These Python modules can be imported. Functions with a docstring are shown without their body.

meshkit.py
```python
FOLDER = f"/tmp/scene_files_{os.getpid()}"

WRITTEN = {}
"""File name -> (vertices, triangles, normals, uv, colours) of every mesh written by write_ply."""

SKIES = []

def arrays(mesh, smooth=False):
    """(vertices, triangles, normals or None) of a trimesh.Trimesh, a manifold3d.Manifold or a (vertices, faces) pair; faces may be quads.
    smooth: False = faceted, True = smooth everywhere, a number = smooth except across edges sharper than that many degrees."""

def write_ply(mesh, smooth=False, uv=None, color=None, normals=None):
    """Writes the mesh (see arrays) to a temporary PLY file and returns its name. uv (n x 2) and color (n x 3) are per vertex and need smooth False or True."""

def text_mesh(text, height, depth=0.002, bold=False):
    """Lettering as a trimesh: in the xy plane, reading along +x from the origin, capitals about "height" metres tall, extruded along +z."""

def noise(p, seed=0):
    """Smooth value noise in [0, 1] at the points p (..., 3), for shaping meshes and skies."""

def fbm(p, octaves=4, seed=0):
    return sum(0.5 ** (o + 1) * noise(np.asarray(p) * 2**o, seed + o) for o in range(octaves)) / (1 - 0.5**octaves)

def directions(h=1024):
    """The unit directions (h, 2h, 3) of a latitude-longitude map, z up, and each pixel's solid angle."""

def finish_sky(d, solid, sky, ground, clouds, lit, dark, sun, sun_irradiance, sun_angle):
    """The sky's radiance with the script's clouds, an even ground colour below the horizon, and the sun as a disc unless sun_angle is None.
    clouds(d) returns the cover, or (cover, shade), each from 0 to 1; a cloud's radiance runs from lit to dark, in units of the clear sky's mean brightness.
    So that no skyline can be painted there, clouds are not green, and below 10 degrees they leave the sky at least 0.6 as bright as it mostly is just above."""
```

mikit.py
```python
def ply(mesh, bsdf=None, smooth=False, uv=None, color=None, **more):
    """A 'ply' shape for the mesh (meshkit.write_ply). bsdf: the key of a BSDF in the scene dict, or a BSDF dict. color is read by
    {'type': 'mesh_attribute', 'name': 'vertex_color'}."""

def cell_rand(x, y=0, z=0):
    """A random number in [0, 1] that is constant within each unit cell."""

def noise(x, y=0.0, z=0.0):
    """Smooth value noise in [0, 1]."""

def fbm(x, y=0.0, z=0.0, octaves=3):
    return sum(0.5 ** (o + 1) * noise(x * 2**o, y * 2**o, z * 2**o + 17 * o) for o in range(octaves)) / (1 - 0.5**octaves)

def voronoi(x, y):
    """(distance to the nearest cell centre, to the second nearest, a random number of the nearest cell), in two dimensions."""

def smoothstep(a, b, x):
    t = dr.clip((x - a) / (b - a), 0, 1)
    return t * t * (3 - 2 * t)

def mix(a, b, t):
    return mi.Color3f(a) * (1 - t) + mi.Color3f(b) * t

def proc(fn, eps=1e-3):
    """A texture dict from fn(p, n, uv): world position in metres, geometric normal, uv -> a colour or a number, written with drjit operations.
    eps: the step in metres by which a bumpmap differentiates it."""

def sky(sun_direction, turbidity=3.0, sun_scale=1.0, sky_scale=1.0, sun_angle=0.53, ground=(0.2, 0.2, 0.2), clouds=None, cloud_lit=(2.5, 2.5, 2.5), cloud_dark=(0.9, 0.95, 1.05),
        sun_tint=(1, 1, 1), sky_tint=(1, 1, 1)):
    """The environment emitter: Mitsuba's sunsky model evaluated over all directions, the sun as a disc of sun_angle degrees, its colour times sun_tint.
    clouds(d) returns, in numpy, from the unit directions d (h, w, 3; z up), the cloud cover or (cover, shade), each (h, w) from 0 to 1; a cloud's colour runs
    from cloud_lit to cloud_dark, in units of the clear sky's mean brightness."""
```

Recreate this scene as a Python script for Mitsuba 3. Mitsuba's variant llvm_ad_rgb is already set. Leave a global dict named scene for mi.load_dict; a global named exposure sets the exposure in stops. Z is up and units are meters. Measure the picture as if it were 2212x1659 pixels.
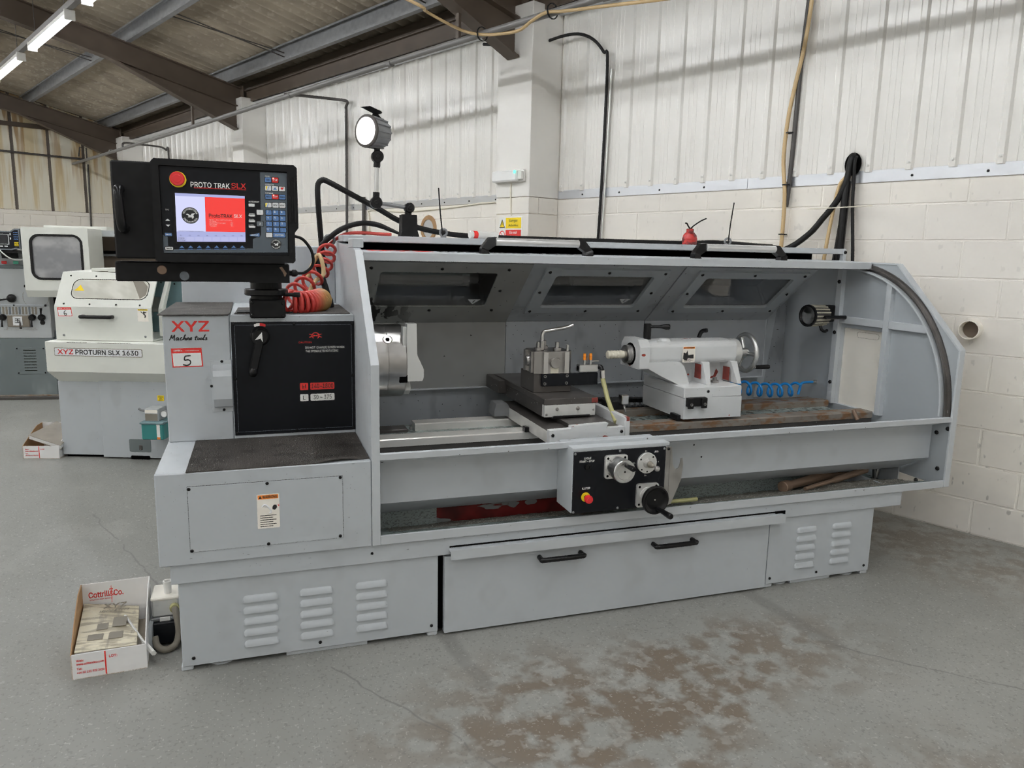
import math, re, numpy as np, trimesh, mitsuba as mi, mikit, meshkit
import drjit as dr
from mikit import noise, fbm, voronoi, smoothstep, mix, cell_rand, proc
from shapely.geometry import Polygon, box as sbox, Point, LineString
from shapely.ops import unary_union
from scipy.spatial import ConvexHull
T4 = mi.ScalarTransform4f
scene, labels = {}, {}

# ---------------------------------------------------------------- camera, light, exposure
# The lathe stands along x, its front in the plane y = 0, the floor at z = 0. Metres.
EYE = np.array([0.37552, -2.96056, 1.64515])
FWD = np.array([0.319926, 0.932262, -0.168925])
UPV = np.array([0.034301, 0.166782, 0.985397])
scene['camera'] = {'type': 'perspective', 'fov': 68.44, 'fov_axis': 'x', 'near_clip': 0.05, 'far_clip': 200.0,
                   'to_world': T4().look_at(origin=EYE.tolist(), target=(EYE + FWD).tolist(), up=UPV.tolist())}
exposure = 0.72
TUBE = 33.0            # radiance of the LED battens
TUBE_RGB = (0.97, 1.0, 1.02)

# the long wall: W0 + s*WT + d*WN, s along it (growing to the right), d out of it into the room
W0, WT, WN = np.array([0, 10.5763, 0]), np.array([0.403994, -0.914762, 0]), np.array([-0.914762, -0.403994, 0])
FWALL = np.eye(4); FWALL[:3, 0] = WT; FWALL[:3, 1] = WN; FWALL[:3, 3] = W0
FWALL[:3, 2] = (0, 0, 1)                       # (s, d, z): a left-handed frame, faces are flipped in put()
def rotz_frame(o, deg):
    f = np.eye(4); c, s = math.cos(math.radians(deg)), math.sin(math.radians(deg))
    f[:2, :2] = [[c, -s], [s, c]]; f[:3, 3] = o
    return f
FRAME = [np.eye(4)]

# ---------------------------------------------------------------- naming and placing
used = set()
def key_for(name):
    k, i = name, 0
    while k in used:
        i += 1; k = f'{name}_{i:03d}'
    used.add(k)
    return k
def thing(name, label, cat, group=None):
    k = key_for(name); labels[k] = {'label': label, 'category': cat}
    if group: labels[k]['group'] = group
    return k
def put(parent, name, mesh, mat, smooth=False, label=None, kind=None, **more):
    if isinstance(mesh, (list, tuple)) and len(mesh) and isinstance(mesh[0], trimesh.Trimesh): mesh = trimesh.util.concatenate(mesh)
    if parent and parent.count('__') >= 2:            # thing > part > sub-part, no deeper
        q = parent.split('__'); parent, name = '__'.join(q[:2]), re.sub(r'_\d{3}$', '', q[2]) + '_' + name
    k = key_for(parent + '__' + name if parent else name)
    m = mesh.copy(); M = FRAME[0]
    if not np.allclose(M, np.eye(4)):
        m = trimesh.Trimesh(m.vertices @ M[:3, :3].T + M[:3, 3], m.faces[:, ::-1] if np.linalg.det(M[:3, :3]) < 0 else m.faces, process=False)
    scene[k] = mikit.ply(m, 'm_' + mat, smooth, **more)
    if label or kind:
        labels[k] = {}
        if label: labels[k]['label'] = label
        if kind: labels[k]['kind'] = kind
    return k
def struct(name, mesh, mat, smooth=False, label=None):
    return put(None, name, mesh, mat, smooth, label, 'structure')
def solo(name, mesh, mat, label, cat, smooth=False, group=None, kind=None, **more):
    k = put(None, name, mesh, mat, smooth, **more); labels[k] = {'label': label, 'category': cat}
    if group: labels[k]['group'] = group
    if kind: labels[k]['kind'] = kind
    return k

# ---------------------------------------------------------------- shapes
_c = np.array([[sx, sy, sz] for sx in (-1, 1) for sy in (-1, 1) for sz in (-1, 1)], float)
_ch = np.array([[c[j] * (1 if j == k else .8) for j in range(3)] for c in _c for k in range(3)])
_h = ConvexHull(_ch); _hf = _h.simplices.copy()
for _i, _f in enumerate(_hf):
    a, b, c = _ch[_f]
    if np.dot(np.cross(b - a, c - a), a + b + c) < 0: _hf[_i] = _f[::-1]
_in = np.array([[0 if j == k else 1 for j in range(3)] for c in _c for k in range(3)], float)
_sg = np.sign(_ch)
def bx(x0, x1, y0, y1, z0, z1, b=.002):
    lo, hi = np.minimum((x0, y0, z0), (x1, y1, z1)), np.maximum((x0, y0, z0), (x1, y1, z1))
    c, h = (lo + hi) / 2, (hi - lo) / 2
    b = min(b, h.min() * .9)
    return trimesh.Trimesh(c + _sg * (h - _in * b), _hf, process=False)
def hull(pts):
    p = np.asarray(pts, float); h = ConvexHull(p); c = p.mean(0); f = h.simplices.copy()
    for i, t in enumerate(f):
        a, b, d = p[t]
        if np.dot(np.cross(b - a, d - a), a - c) < 0: f[i] = t[::-1]
    return trimesh.Trimesh(p, f, process=False)
def rr(x0, z0, x1, z1, r=0.0, q=5):
    p = sbox(min(x0, x1), min(z0, z1), max(x0, x1), max(z0, z1))
    return p.buffer(-r).buffer(r, quad_segs=q) if r else p
def prism(poly, axis, a, b):
    """A flat outline (list of points, or a shapely shape with holes) pushed along an axis from a to b. x: (y,z), y: (x,z), z: (x,y)."""
    if not hasattr(poly, 'geom_type'): poly = Polygon(poly)
    if not poly.is_valid: poly = poly.buffer(0)
    parts = [trimesh.creation.extrude_polygon(g, abs(b - a), engine='earcut') for g in getattr(poly, 'geoms', [poly])]
    m = trimesh.util.concatenate(parts); v = m.vertices; lo, hi = min(a, b), max(a, b)
    if axis == 'x': w = np.stack([v[:, 2] + lo, v[:, 0], v[:, 1]], 1)
    elif axis == 'y': w = np.stack([v[:, 0], hi - v[:, 2], v[:, 1]], 1)
    else: w = np.stack([v[:, 0], v[:, 1], v[:, 2] + lo], 1)
    return trimesh.Trimesh(w, m.faces, process=False)
def basis(ax):
    ax = np.asarray(ax, float); ax = ax / np.linalg.norm(ax)
    a = np.cross(ax, (0, 0, 1.) if abs(ax[2]) < .9 else (1., 0, 0)); a /= np.linalg.norm(a)
    return a, np.cross(ax, a), ax
def rev(profile, base, axis, n=24):
    """A turned part: (radius, height) along an axis from a base point."""
    a, b, ax = basis(axis); t = np.arange(n) * 2 * np.pi / n
    ring = np.cos(t)[:, None] * a + np.sin(t)[:, None] * b
    base = np.asarray(base, float)
    v = np.vstack([base + ax * h + ring * max(r, 1e-5) for r, h in profile])
    f = []
    for i in range(len(profile) - 1):
        j = np.arange(n); k = (j + 1) % n
        f.append(np.stack([i * n + j, i * n + k, (i + 1) * n + k], 1)); f.append(np.stack([i * n + j, (i + 1) * n + k, (i + 1) * n + j], 1))
    return trimesh.Trimesh(v, np.vstack(f), process=False)
def cyl(p0, p1, r, n=20, b=None, r1=None):
    p0, p1 = np.asarray(p0, float), np.asarray(p1, float); L = np.linalg.norm(p1 - p0); r1 = r if r1 is None else r1
    b = min(.002, r * .2, L * .2) if b is None else b
    return rev([(0, 0), (r - b, 0), (r, b), (r1, L - b), (r1 - b, L), (0, L)], p0, p1 - p0, n)
def spline(pts, k=6):
    p = np.asarray(pts, float)
    if len(p) < 3 or k < 2: return p
    q = np.vstack([2 * p[0] - p[1], p, 2 * p[-1] - p[-2]]); out = []
    for i in range(1, len(q) - 2):
        for t in np.arange(k) / k:
            a, b, c, d = q[i - 1:i + 3]
            out.append(.5 * (2 * b + (c - a) * t + (2 * a - 5 * b + 4 * c - d) * t * t + (3 * b - 3 * c + d - a) * t ** 3))
    return np.vstack(out + [p[-1]])
def tube(pts, r, n=10, k=6, radii=None):
    p = spline(pts, k); m = len(p)
    rad = np.full(m, r) if radii is None else np.interp(np.linspace(0, 1, m), np.linspace(0, 1, len(radii)), radii)
    t = np.gradient(p, axis=0); t /= np.linalg.norm(t, axis=1, keepdims=True) + 1e-12
    a = basis(t[0])[0]; ang = np.arange(n) * 2 * np.pi / n; v = []
    for i in range(m):
        a = a - t[i] * (a @ t[i]); a /= np.linalg.norm(a); b = np.cross(t[i], a)
        v.append(p[i] + rad[i] * (np.cos(ang)[:, None] * a + np.sin(ang)[:, None] * b))
    v = np.vstack(v + [p[:1], p[-1:]]); f = []
    j = np.arange(n); kk = (j + 1) % n
    for i in range(m - 1):
        f.append(np.stack([i * n + j, i * n + kk, (i + 1) * n + kk], 1)); f.append(np.stack([i * n + j, (i + 1) * n + kk, (i + 1) * n + j], 1))
    f.append(np.stack([np.full(n, m * n), kk, j], 1)); f.append(np.stack([np.full(n, m * n + 1), (m - 1) * n + j, (m - 1) * n + kk], 1))
    return trimesh.Trimesh(v, np.vstack(f), process=False)
def helix(pts, R, turns, r, n=8, per=14, phase=0.0):
    """A coil of tube wound round a line of points."""
    c = spline(pts, 12); L = np.r_[0, np.cumsum(np.linalg.norm(np.diff(c, axis=0), axis=1))]; N = int(turns * per)
    s = np.linspace(0, L[-1], N + 1); p = np.stack([np.interp(s, L, c[:, i]) for i in range(3)], 1)
    t = np.gradient(p, axis=0); t /= np.linalg.norm(t, axis=1, keepdims=True); a = basis(t[0])[0]; out = []
    for i in range(N + 1):
        a = a - t[i] * (a @ t[i]); a /= np.linalg.norm(a); b = np.cross(t[i], a); w = 2 * np.pi * i / per + phase
        out.append(p[i] + R * (math.cos(w) * a + math.sin(w) * b))
    return tube(out, r, n, 1)
FRONT = ((1, 0, 0), (0, 0, 1))
_tx = {}
def text(s, h, o, ex=(1, 0, 0), ez=(0, 0, 1), w=None, align='c', shear=0.0, bold=False, depth=.0008):
    """Raised lettering on a plane: o = where it sits (baseline, centre or left), ex reading direction, ez up."""
    if (s, bold) not in _tx: _tx[(s, bold)] = meshkit.text_mesh(s, 1.0, 1.0, bold)
    m = _tx[(s, bold)]; v = m.vertices.copy(); x0, x1 = v[:, 0].min(), v[:, 0].max()
    sx = h if w is None else w / (x1 - x0)
    x = (v[:, 0] - (x0 if align == 'l' else (x0 + x1) / 2)) * sx + shear * v[:, 1] * h
    ex, ez = np.array(ex, float), np.array(ez, float); nz = np.cross(ex, ez)
    return trimesh.Trimesh(np.array(o, float) + x[:, None] * ex + (v[:, 1] * h)[:, None] * ez + (v[:, 2] * depth)[:, None] * nz, m.faces, process=False)
def on_plane(m, o, ex, ez):
    """A mesh modelled facing -y at the origin, (x, y, z) -> o + x ex + z ez - y n."""
    ex, ez = np.array(ex, float), np.array(ez, float); nz = np.cross(ex, ez); v = m.vertices
    return trimesh.Trimesh(np.array(o, float) + v[:, :1] * ex - v[:, 1:2] * nz + v[:, 2:] * ez, m.faces, process=False)
def rot(m, axis, deg, about):
    M = trimesh.transformations.rotation_matrix(math.radians(deg), axis, about); m = m.copy(); m.apply_transform(M); return m
def screw(parent, p, n=(0, -1, 0), r=.006, mat='black_oxide', name='screw'):
    p, n = np.array(p, float), np.array(n, float)
    return put(parent, name, rev([(0, r * .45), (r * .35, r * .45), (r * .42, r * .75), (r * .7, r * .7), (r, r * .25), (r, -.001)][::-1], p, n, 10), mat)
def pull(parent, x0, x1, z, y, mat='black_plastic', r=.011, out=.045, name='handle', dz=0.0):
    """A bow handle on a front that faces -y."""
    p = [(x0, y, z), (x0, y - out * .75, z), (x0 + .014, y - out, z), (x1 - .014, y - out, z + dz), (x1, y - out * .75, z + dz), (x1, y, z + dz)]
    return put(parent, name, tube(p, r, 10, 4), mat, 60)
def louver(x0, x1, z0, z1, y, d=.011, nu=18, nv=6):
    """A pressed vent: domed at the top and the ends, cut off square along its lower edge."""
    u = np.r_[np.linspace(-1, -.82, 6), np.linspace(-.7, .7, 5), np.linspace(.82, 1, 6)]; v = np.linspace(0, 1, nv); n = len(u)
    U, V = np.meshgrid(u, v, indexing='ij'); e = np.clip((np.abs(U) - .8) / .2, 0, 1); dp = d * np.sqrt(1 - e ** 2 * .999) * np.sin(V * math.pi / 2) ** .8
    top = z1 - (z1 - z0) * V - (z1 - z0) * .45 * e ** 2 * (1 - V)
    P_ = np.stack([(x0 + x1) / 2 + U * (x1 - x0) / 2, y - dp, top], -1).reshape(-1, 3); i, j = np.meshgrid(np.arange(n - 1), np.arange(nv - 1), indexing='ij'); q = (i * nv + j).ravel()
    f = np.vstack([np.stack([q, q + 1, q + nv + 1], 1), np.stack([q, q + nv + 1, q + nv], 1)])
    m = len(P_); low = P_.reshape(n, nv, 3)[:, -1].copy(); low[:, 1] = y + .0005; k = np.arange(n - 1); g = k * nv + nv - 1
    return trimesh.Trimesh(np.vstack([P_, low]), np.vstack([f, np.stack([g, m + k, g + nv], 1), np.stack([m + k, m + k + 1, g + nv], 1)]), process=False)
def mushroom(parent, c, n, r, name='emergency_stop', h=.03):
    """An emergency stop button: yellow collar, black neck, red head."""
    c, n = np.array(c, float), np.array(n, float)
    b = put(parent, name, rev([(0, h), (r * .55, h), (r * .6, h * .97), (r * .9, h * .97), (r, h * .85), (r, h * .62), (r * .8, h * .5), (r * .5, h * .45), (r * .5, h * .2)][::-1], c, n, 24), 'red_plastic', 30, 'red mushroom push button')
    put(b, 'collar', rev([(r * 1.15, 0), (r * 1.15, .003), (r * .45, .004)], c, n, 24), 'yellow_plastic')
    put(b, 'neck', rev([(r * .5, .002), (r * .5, h * .5)], c, n, 16), 'black_plastic')
    return b

# ---------------------------------------------------------------- materials
def M(name, rgb, rough=.5, metal=0.0, spec=.5, bump=None, bscale=1.0, **more):
    d = {'type': 'principled', 'base_color': rgb if isinstance(rgb, dict) else {'type': 'rgb', 'value': list(rgb)}, 'roughness': rough, 'metallic': metal, 'specular': spec, **more}
    if bump is not None: d = {'type': 'bumpmap', 'tex': bump, 'scale': bscale, 'bsdf': d}
    scene['m_' + name] = {'type': 'twosided', 'bsdf': d}
    return name
def speck(p, f, lim):                         # small dark chips and specks, where the noise peaks
    return smoothstep(lim, lim + .03, noise(p.x * f, p.y * f, p.z * f))
def wallc(p, n, uv):
    g = fbm(p.x * 1.3 + 3, p.y * 1.3, p.z * 1.7, 3); low = smoothstep(1.25, .1, p.z) * smoothstep(.38, .7, fbm(p.x * 4, p.y * 4, p.z * 4 + 5, 4))
    c = mix((.80, .76, .69), (.74, .705, .655), smoothstep(.35, .7, g))
    c = mix(c, (.55, .53, .50), low * .35)
    m = smoothstep(.70, .80, fbm(p.x * 38, p.y * 38, p.z * 16, 3)) * (.25 + .6 * smoothstep(1.4, .2, p.z))
    return mix(c, (.22, .21, .19), m * .6)
def wallb(p, n, uv): return fbm(p.x * 60, p.y * 60, p.z * 60, 2) * .0014 + fbm(p.x * 9, p.y * 9, p.z * 9, 2) * .003
M('block_paint', proc(wallc), .55, bump=proc(wallb), bscale=1.0)
def cladc(p, n, uv):
    return mix((.79, .77, .73), (.75, .73, .69), smoothstep(.3, .75, fbm(p.x * 2 + 9, p.y * 2, p.z * .8, 3)))
def cladb(p, n, uv): return fbm(p.x * 4, p.y * 4, p.z * 2.5, 2) * .0016
M('cladding_paint', proc(cladc), .23, spec=.5, bump=proc(cladb, 5e-3), bscale=1.0)
M('pillar_paint', (.735, .715, .68), .5)
def seg(p, ax, ay, bx_, by, w):                # how near a point of the floor is to a line drawn on it
    dx, dy = bx_ - ax, by - ay; L2 = dx * dx + dy * dy
    t = dr.clip(((p.x - ax) * dx + (p.y - ay) * dy) / L2, 0, 1); e = (fbm(p.x * 9, p.y * 9, 3, 2) - .5) * .03
    return smoothstep(w, w * .3, dr.sqrt(dr.square(p.x - ax - t * dx + e) + dr.square(p.y - ay - t * dy + e)))
def floorc(p, n, uv):
    a = fbm(p.x * .55 + 7, p.y * .55 + 2, 0, 4); b = fbm(p.x * 13, p.y * 13, 1, 5); s = fbm(p.x * 110, p.y * 110, 3, 2)
    c = mix((.205, .205, .19), (.245, .245, .228), smoothstep(.3, .7, a))
    c = mix(c, (.27, .268, .25), smoothstep(.5, .75, fbm(p.x * 2.2 + 40, p.y * 2.2, 5, 4)) * .6)
    def spot(x, y, rx, ry): return smoothstep(1.15, .30, dr.sqrt(dr.square((p.x - x) / rx) + dr.square((p.y - y) / ry)) + (fbm(p.x * 3, p.y * 3, 7, 3) - .5) * .7)
    worn = dr.clip(spot(1.55, -.72, .85, .52) + spot(2.35, -.55, .75, .45) * .8 + spot(4.2, .25, .65, 1.2) * .55 + spot(2.3, -1.45, .9, .5) * .6, 0, 1)
    c = mix(c, (.150, .118, .088), worn * smoothstep(.30, .62, b) * .95)
    c = mix(c, (.30, .295, .275), worn * smoothstep(.60, .72, fbm(p.x * 24, p.y * 24, 2, 3)) * .5)
    c = mix(c, (.12, .115, .105), smoothstep(.66, .82, s) * .35)
    sm = dr.maximum(seg(p, 1.12, .02, 1.17, -.40, .055), seg(p, 2.66, .02, 2.72, -.55, .06))
    ck = dr.maximum(dr.maximum(seg(p, -.62, 2.1, -.09, .83, .008), seg(p, .62, -.1, 1.02, -.75, .006)), dr.maximum(seg(p, 1.02, -.75, 1.35, -1.6, .006), seg(p, 2.72, -.55, 3.6, -1.5, .006)))
    c = mix(c, (.13, .125, .115), sm * .4); c = mix(c, (.12, .115, .11), ck * .5)
    return mix(c, (.42, .41, .39), smoothstep(.86, .90, noise(p.x * 130, p.y * 130, 2)) * .3)
def floorr(p, n, uv): return .34 + .3 * fbm(p.x * 2.5, p.y * 2.5, 8, 3)
def floorb(p, n, uv): return fbm(p.x * 30, p.y * 30, 0, 3) * .0012 + fbm(p.x * 4, p.y * 4, 3, 2) * .003
M('floor_paint', proc(floorc), proc(floorr), spec=.45, bump=proc(floorb), bscale=1.0)
def roofc(p, n, uv):
    c = mix((.40, .345, .27), (.29, .245, .19), smoothstep(.3, .7, fbm(p.x * 3, p.y * 3, p.z * 3, 4)))
    return mix(c, (.52, .47, .39), smoothstep(.55, .8, fbm(p.x * 22, p.y * 22, p.z * 22, 2)) * .5)
M('roof_sheet', proc(roofc), .9)
def brownc(p, n, uv): return mix((.050, .036, .026), (.078, .057, .040), fbm(p.x * 5, p.y * 5, p.z * 5, 3))
M('brown_steel', proc(brownc), .55)
def galvc(p, n, uv): return mix((.17, .175, .18), (.25, .255, .26), fbm(p.x * 18, p.y * 18, p.z * 18, 3))
M('galvanised', proc(galvc), .45, .35)
M('bright_flashing', (.66, .68, .72), .24, .75)
def gablec(p, n, uv):
    s = p.x * .404 - p.y * .9148; d = p.x * -.9148 + (p.y - 10.576) * -.404
    st = fbm(d * 14, p.z * .8, 3, 4); top = smoothstep(2.2, 4.1, p.z + (fbm(d * 3, 1, 1, 2) - .5) * 1.6)
    c = mix((.72, .68, .57), (.60, .50, .32), smoothstep(.42, .70, st) * (.25 + .75 * smoothstep(2.6, 3.1, p.z + (st - .5) * 2.5)))
    return mix(c, (.30, .155, .03), smoothstep(.60, .72, fbm(d * 9 + 4, p.z * .9, 8, 3)) * top * .8)
M('stained_board', proc(gablec), .6)
M('strip_brown', (.12, .10, .085), .6)
def greyc(p, n, uv):
    c = mix((.43, .457, .482), (.465, .49, .512), fbm(p.x * 2.2, p.y * 2.2, p.z * 2.2, 2))
    c = mix(c, (.375, .39, .40), smoothstep(.55, .8, fbm(p.x * 9, p.y * 9, p.z * 6, 3)) * .35)
    return mix(c, (.06, .06, .06), speck(p, 130, .955) * .8)
M('grey_paint', proc(greyc), .42, spec=.45)
def edgec(p, n, uv):
    c = mix((.485, .51, .53), (.45, .47, .49), fbm(p.x * 7, p.y * 7, p.z * 7, 2))
    return mix(c, (.09, .085, .08), smoothstep(.88, .91, fbm(p.x * 60, p.y * 60, p.z * 60, 2)))
M('chipped_paint', proc(edgec), .42)
M('grey_light', (.475, .50, .52), .42)
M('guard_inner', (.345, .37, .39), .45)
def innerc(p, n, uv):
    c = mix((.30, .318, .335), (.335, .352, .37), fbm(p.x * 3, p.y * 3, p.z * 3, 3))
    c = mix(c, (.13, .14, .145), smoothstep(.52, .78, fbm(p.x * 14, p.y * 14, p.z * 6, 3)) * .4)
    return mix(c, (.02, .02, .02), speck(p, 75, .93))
def dirtshadec(p, n, uv):
    c = mix((.275, .282, .275), (.225, .225, .215), smoothstep(.3, .7, fbm(p.x * 4, p.y * 4, p.z * 4, 3)))  # left section's darker tone: oily film and lid shade both put into colour
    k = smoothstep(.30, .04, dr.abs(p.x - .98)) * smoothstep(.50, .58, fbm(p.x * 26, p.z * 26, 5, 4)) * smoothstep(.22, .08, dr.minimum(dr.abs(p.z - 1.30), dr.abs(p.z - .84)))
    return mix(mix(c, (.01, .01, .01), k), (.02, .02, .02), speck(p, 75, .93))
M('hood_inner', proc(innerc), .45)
M('hood_dirt_shade', proc(dirtshadec), .5)
M('tube_grey', (.035, .036, .034), .5)
M('black_panel', (.0065, .0075, .010), .38, spec=.22)
def blkpl(p, n, uv): return mix((.006, .006, .0065), (.011, .011, .0115), fbm(p.x * 40, p.y * 40, p.z * 40, 2))
M('black_plastic', (.006, .006, .0065), .26, spec=.3)
M('black_powder', proc(blkpl), .5, spec=.2, bump=proc(lambda p, n, uv: noise(p.x * 900, p.y * 900, p.z * 900) * .0003, 3e-4), bscale=1.0)
M('black_oxide', (.012, .012, .012), .42, .3, spec=.3)
M('rubber_black', (.009, .009, .009), .5, spec=.25)
M('void_black', (.004, .004, .004), .9, spec=0.0)
def matc(p, n, uv):
    c = mix((.060, .053, .047), (.042, .038, .034), fbm(p.x * 7, p.y * 7, 0, 3)); c = mix(c, (.025, .022, .02), smoothstep(.5, .75, fbm(p.x * 9 + 4, p.y * 12, 2, 3)) * .7)
    return mix(c, (.30, .28, .26), smoothstep(.94, .97, noise(p.x * 160, p.y * 160, 1)))
M('mat_rubber', proc(matc), .7)
def steelc(p, n, uv):
    return mix((.56, .545, .53), (.40, .385, .37), smoothstep(.3, .75, fbm(p.x * 9, p.y * 9, p.z * 9, 3)))
def steelr(p, n, uv): return .16 + .22 * fbm(p.x * 30, p.y * 30, p.z * 5, 3)
M('steel', proc(steelc), proc(steelr), 1.0)
M('ground_steel', proc(lambda p, n, uv: mix((.84, .82, .78), (.66, .64, .60), fbm(p.x * 6, p.y * 20, p.z * 20, 3))), .3, .35)
M('chrome', (.68, .67, .66), .14, 1.0)
M('aluminium', (.74, .74, .73), .34, 1.0)
M('alu_white', (.70, .70, .68), .42, .55)
M('alu_satin', (.80, .80, .80), .3, .6)
M('lamp_cast', (.50, .47, .38), .5, .2)
def darkst(p, n, uv):
    c = mix((.115, .105, .098), (.075, .07, .066), fbm(p.x * 8, p.y * 8, p.z * 8, 3))
    return mix(c, (.5, .48, .45), smoothstep(.93, .96, noise(p.x * 110, p.y * 110, p.z * 110)))
M('dark_steel', proc(darkst), .36, .55)
M('chain_steel', (.30, .29, .28), .35, .8)
def rustyc(p, n, uv):
    c = mix((.30, .27, .235), (.20, .175, .15), fbm(p.x * 10, p.y * 10, p.z * 10, 3))
    return mix(c, (.22, .105, .04), smoothstep(.45, .68, fbm(p.x * 17, p.y * 25, p.z * 25, 4)) * .85)
M('worn_way', proc(rustyc), .5, .35)
def wwhite(p, n, uv):
    c = mix((.66, .67, .67), (.60, .61, .615), fbm(p.x * 6, p.y * 6, p.z * 6, 3)); r = fbm(p.x * 15 + 2, p.y * 15, p.z * 15, 3)
    c = mix(c, (.30, .045, .03), smoothstep(.80, .81, r)); return mix(c, (.07, .06, .06), speck(p, 120, .95) * .7)
M('white_casting', proc(wwhite), .34)
M('red_primer', proc(lambda p, n, uv: mix((.26, .035, .025), (.12, .03, .025), fbm(p.x * 30, p.y * 30, p.z * 30, 3))), .55)
def trayc(p, n, uv):
    c = mix((.16, .20, .195), (.27, .32, .31), smoothstep(.35, .7, fbm(p.x * 7, p.y * 7, p.z * 7, 4)))
    return mix(c, (.05, .055, .05), smoothstep(.45, .65, fbm(p.x * 40, p.y * 40, p.z * 40, 3)) * .8)
M('tray_wet', proc(trayc), .35)
M('flank_teal', proc(lambda p, n, uv: mix(mix((.56, .63, .62), (.42, .49, .48), fbm(p.x * 6, p.y * 6, p.z * 6, 3)), (.10, .115, .115), smoothstep(.45, .75, fbm(p.x * 150, p.y * 150, p.z * 150, 3)) * .6)), .5)
M('swarf', proc(lambda p, n, uv: mix(mix((.23, .225, .20), (.11, .105, .09), fbm(p.x * 30, p.y * 30, p.z * 30, 2)), (.50, .48, .43), smoothstep(.62, .85, noise(p.x * 230, p.y * 230, p.z * 230)))), .5, .2)
def bedr(p, n, uv):
    c = mix((.22, .02, .018), (.085, .02, .018), smoothstep(.3, .7, fbm(p.x * 12, p.y * 12, p.z * 12, 3)))
    return mix(c, (.30, .33, .33), smoothstep(.64, .68, fbm(p.x * 11 + 5, p.y * 11, p.z * 18, 3)))
M('bed_red', proc(bedr), .5)
M('white_plastic', (.76, .75, .72), .35)
M('cream_plastic', (.74, .70, .58), .4)
M('cream_board', proc(lambda p, n, uv: mix(mix((.82, .78, .70), (.87, .83, .75), fbm(p.x * 5, p.y * 5, p.z * 5, 3)), (.42, .40, .36), speck(p, 110, .95))), .5)
M('white_label', (.80, .79, .76), .5)
M('paper_white', (.80, .80, .79), .7)
M('orange_label', (.82, .24, .04), .5)
M('red_label', (.70, .035, .03), .45)
M('red_sign', (.60, .025, .02), .5)
M('yellow_sign', (.85, .62, .01), .5)
M('ink_black', (.012, .012, .012), .6)
M('ink_red', (.55, .02, .02), .6)
M('red_plastic', (.72, .03, .035), .3)
M('yellow_plastic', (.86, .66, .02), .35)
M('orange_plastic', (.86, .27, .02), .35)
M('key_blue', (.095, .20, .42), .4)
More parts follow.
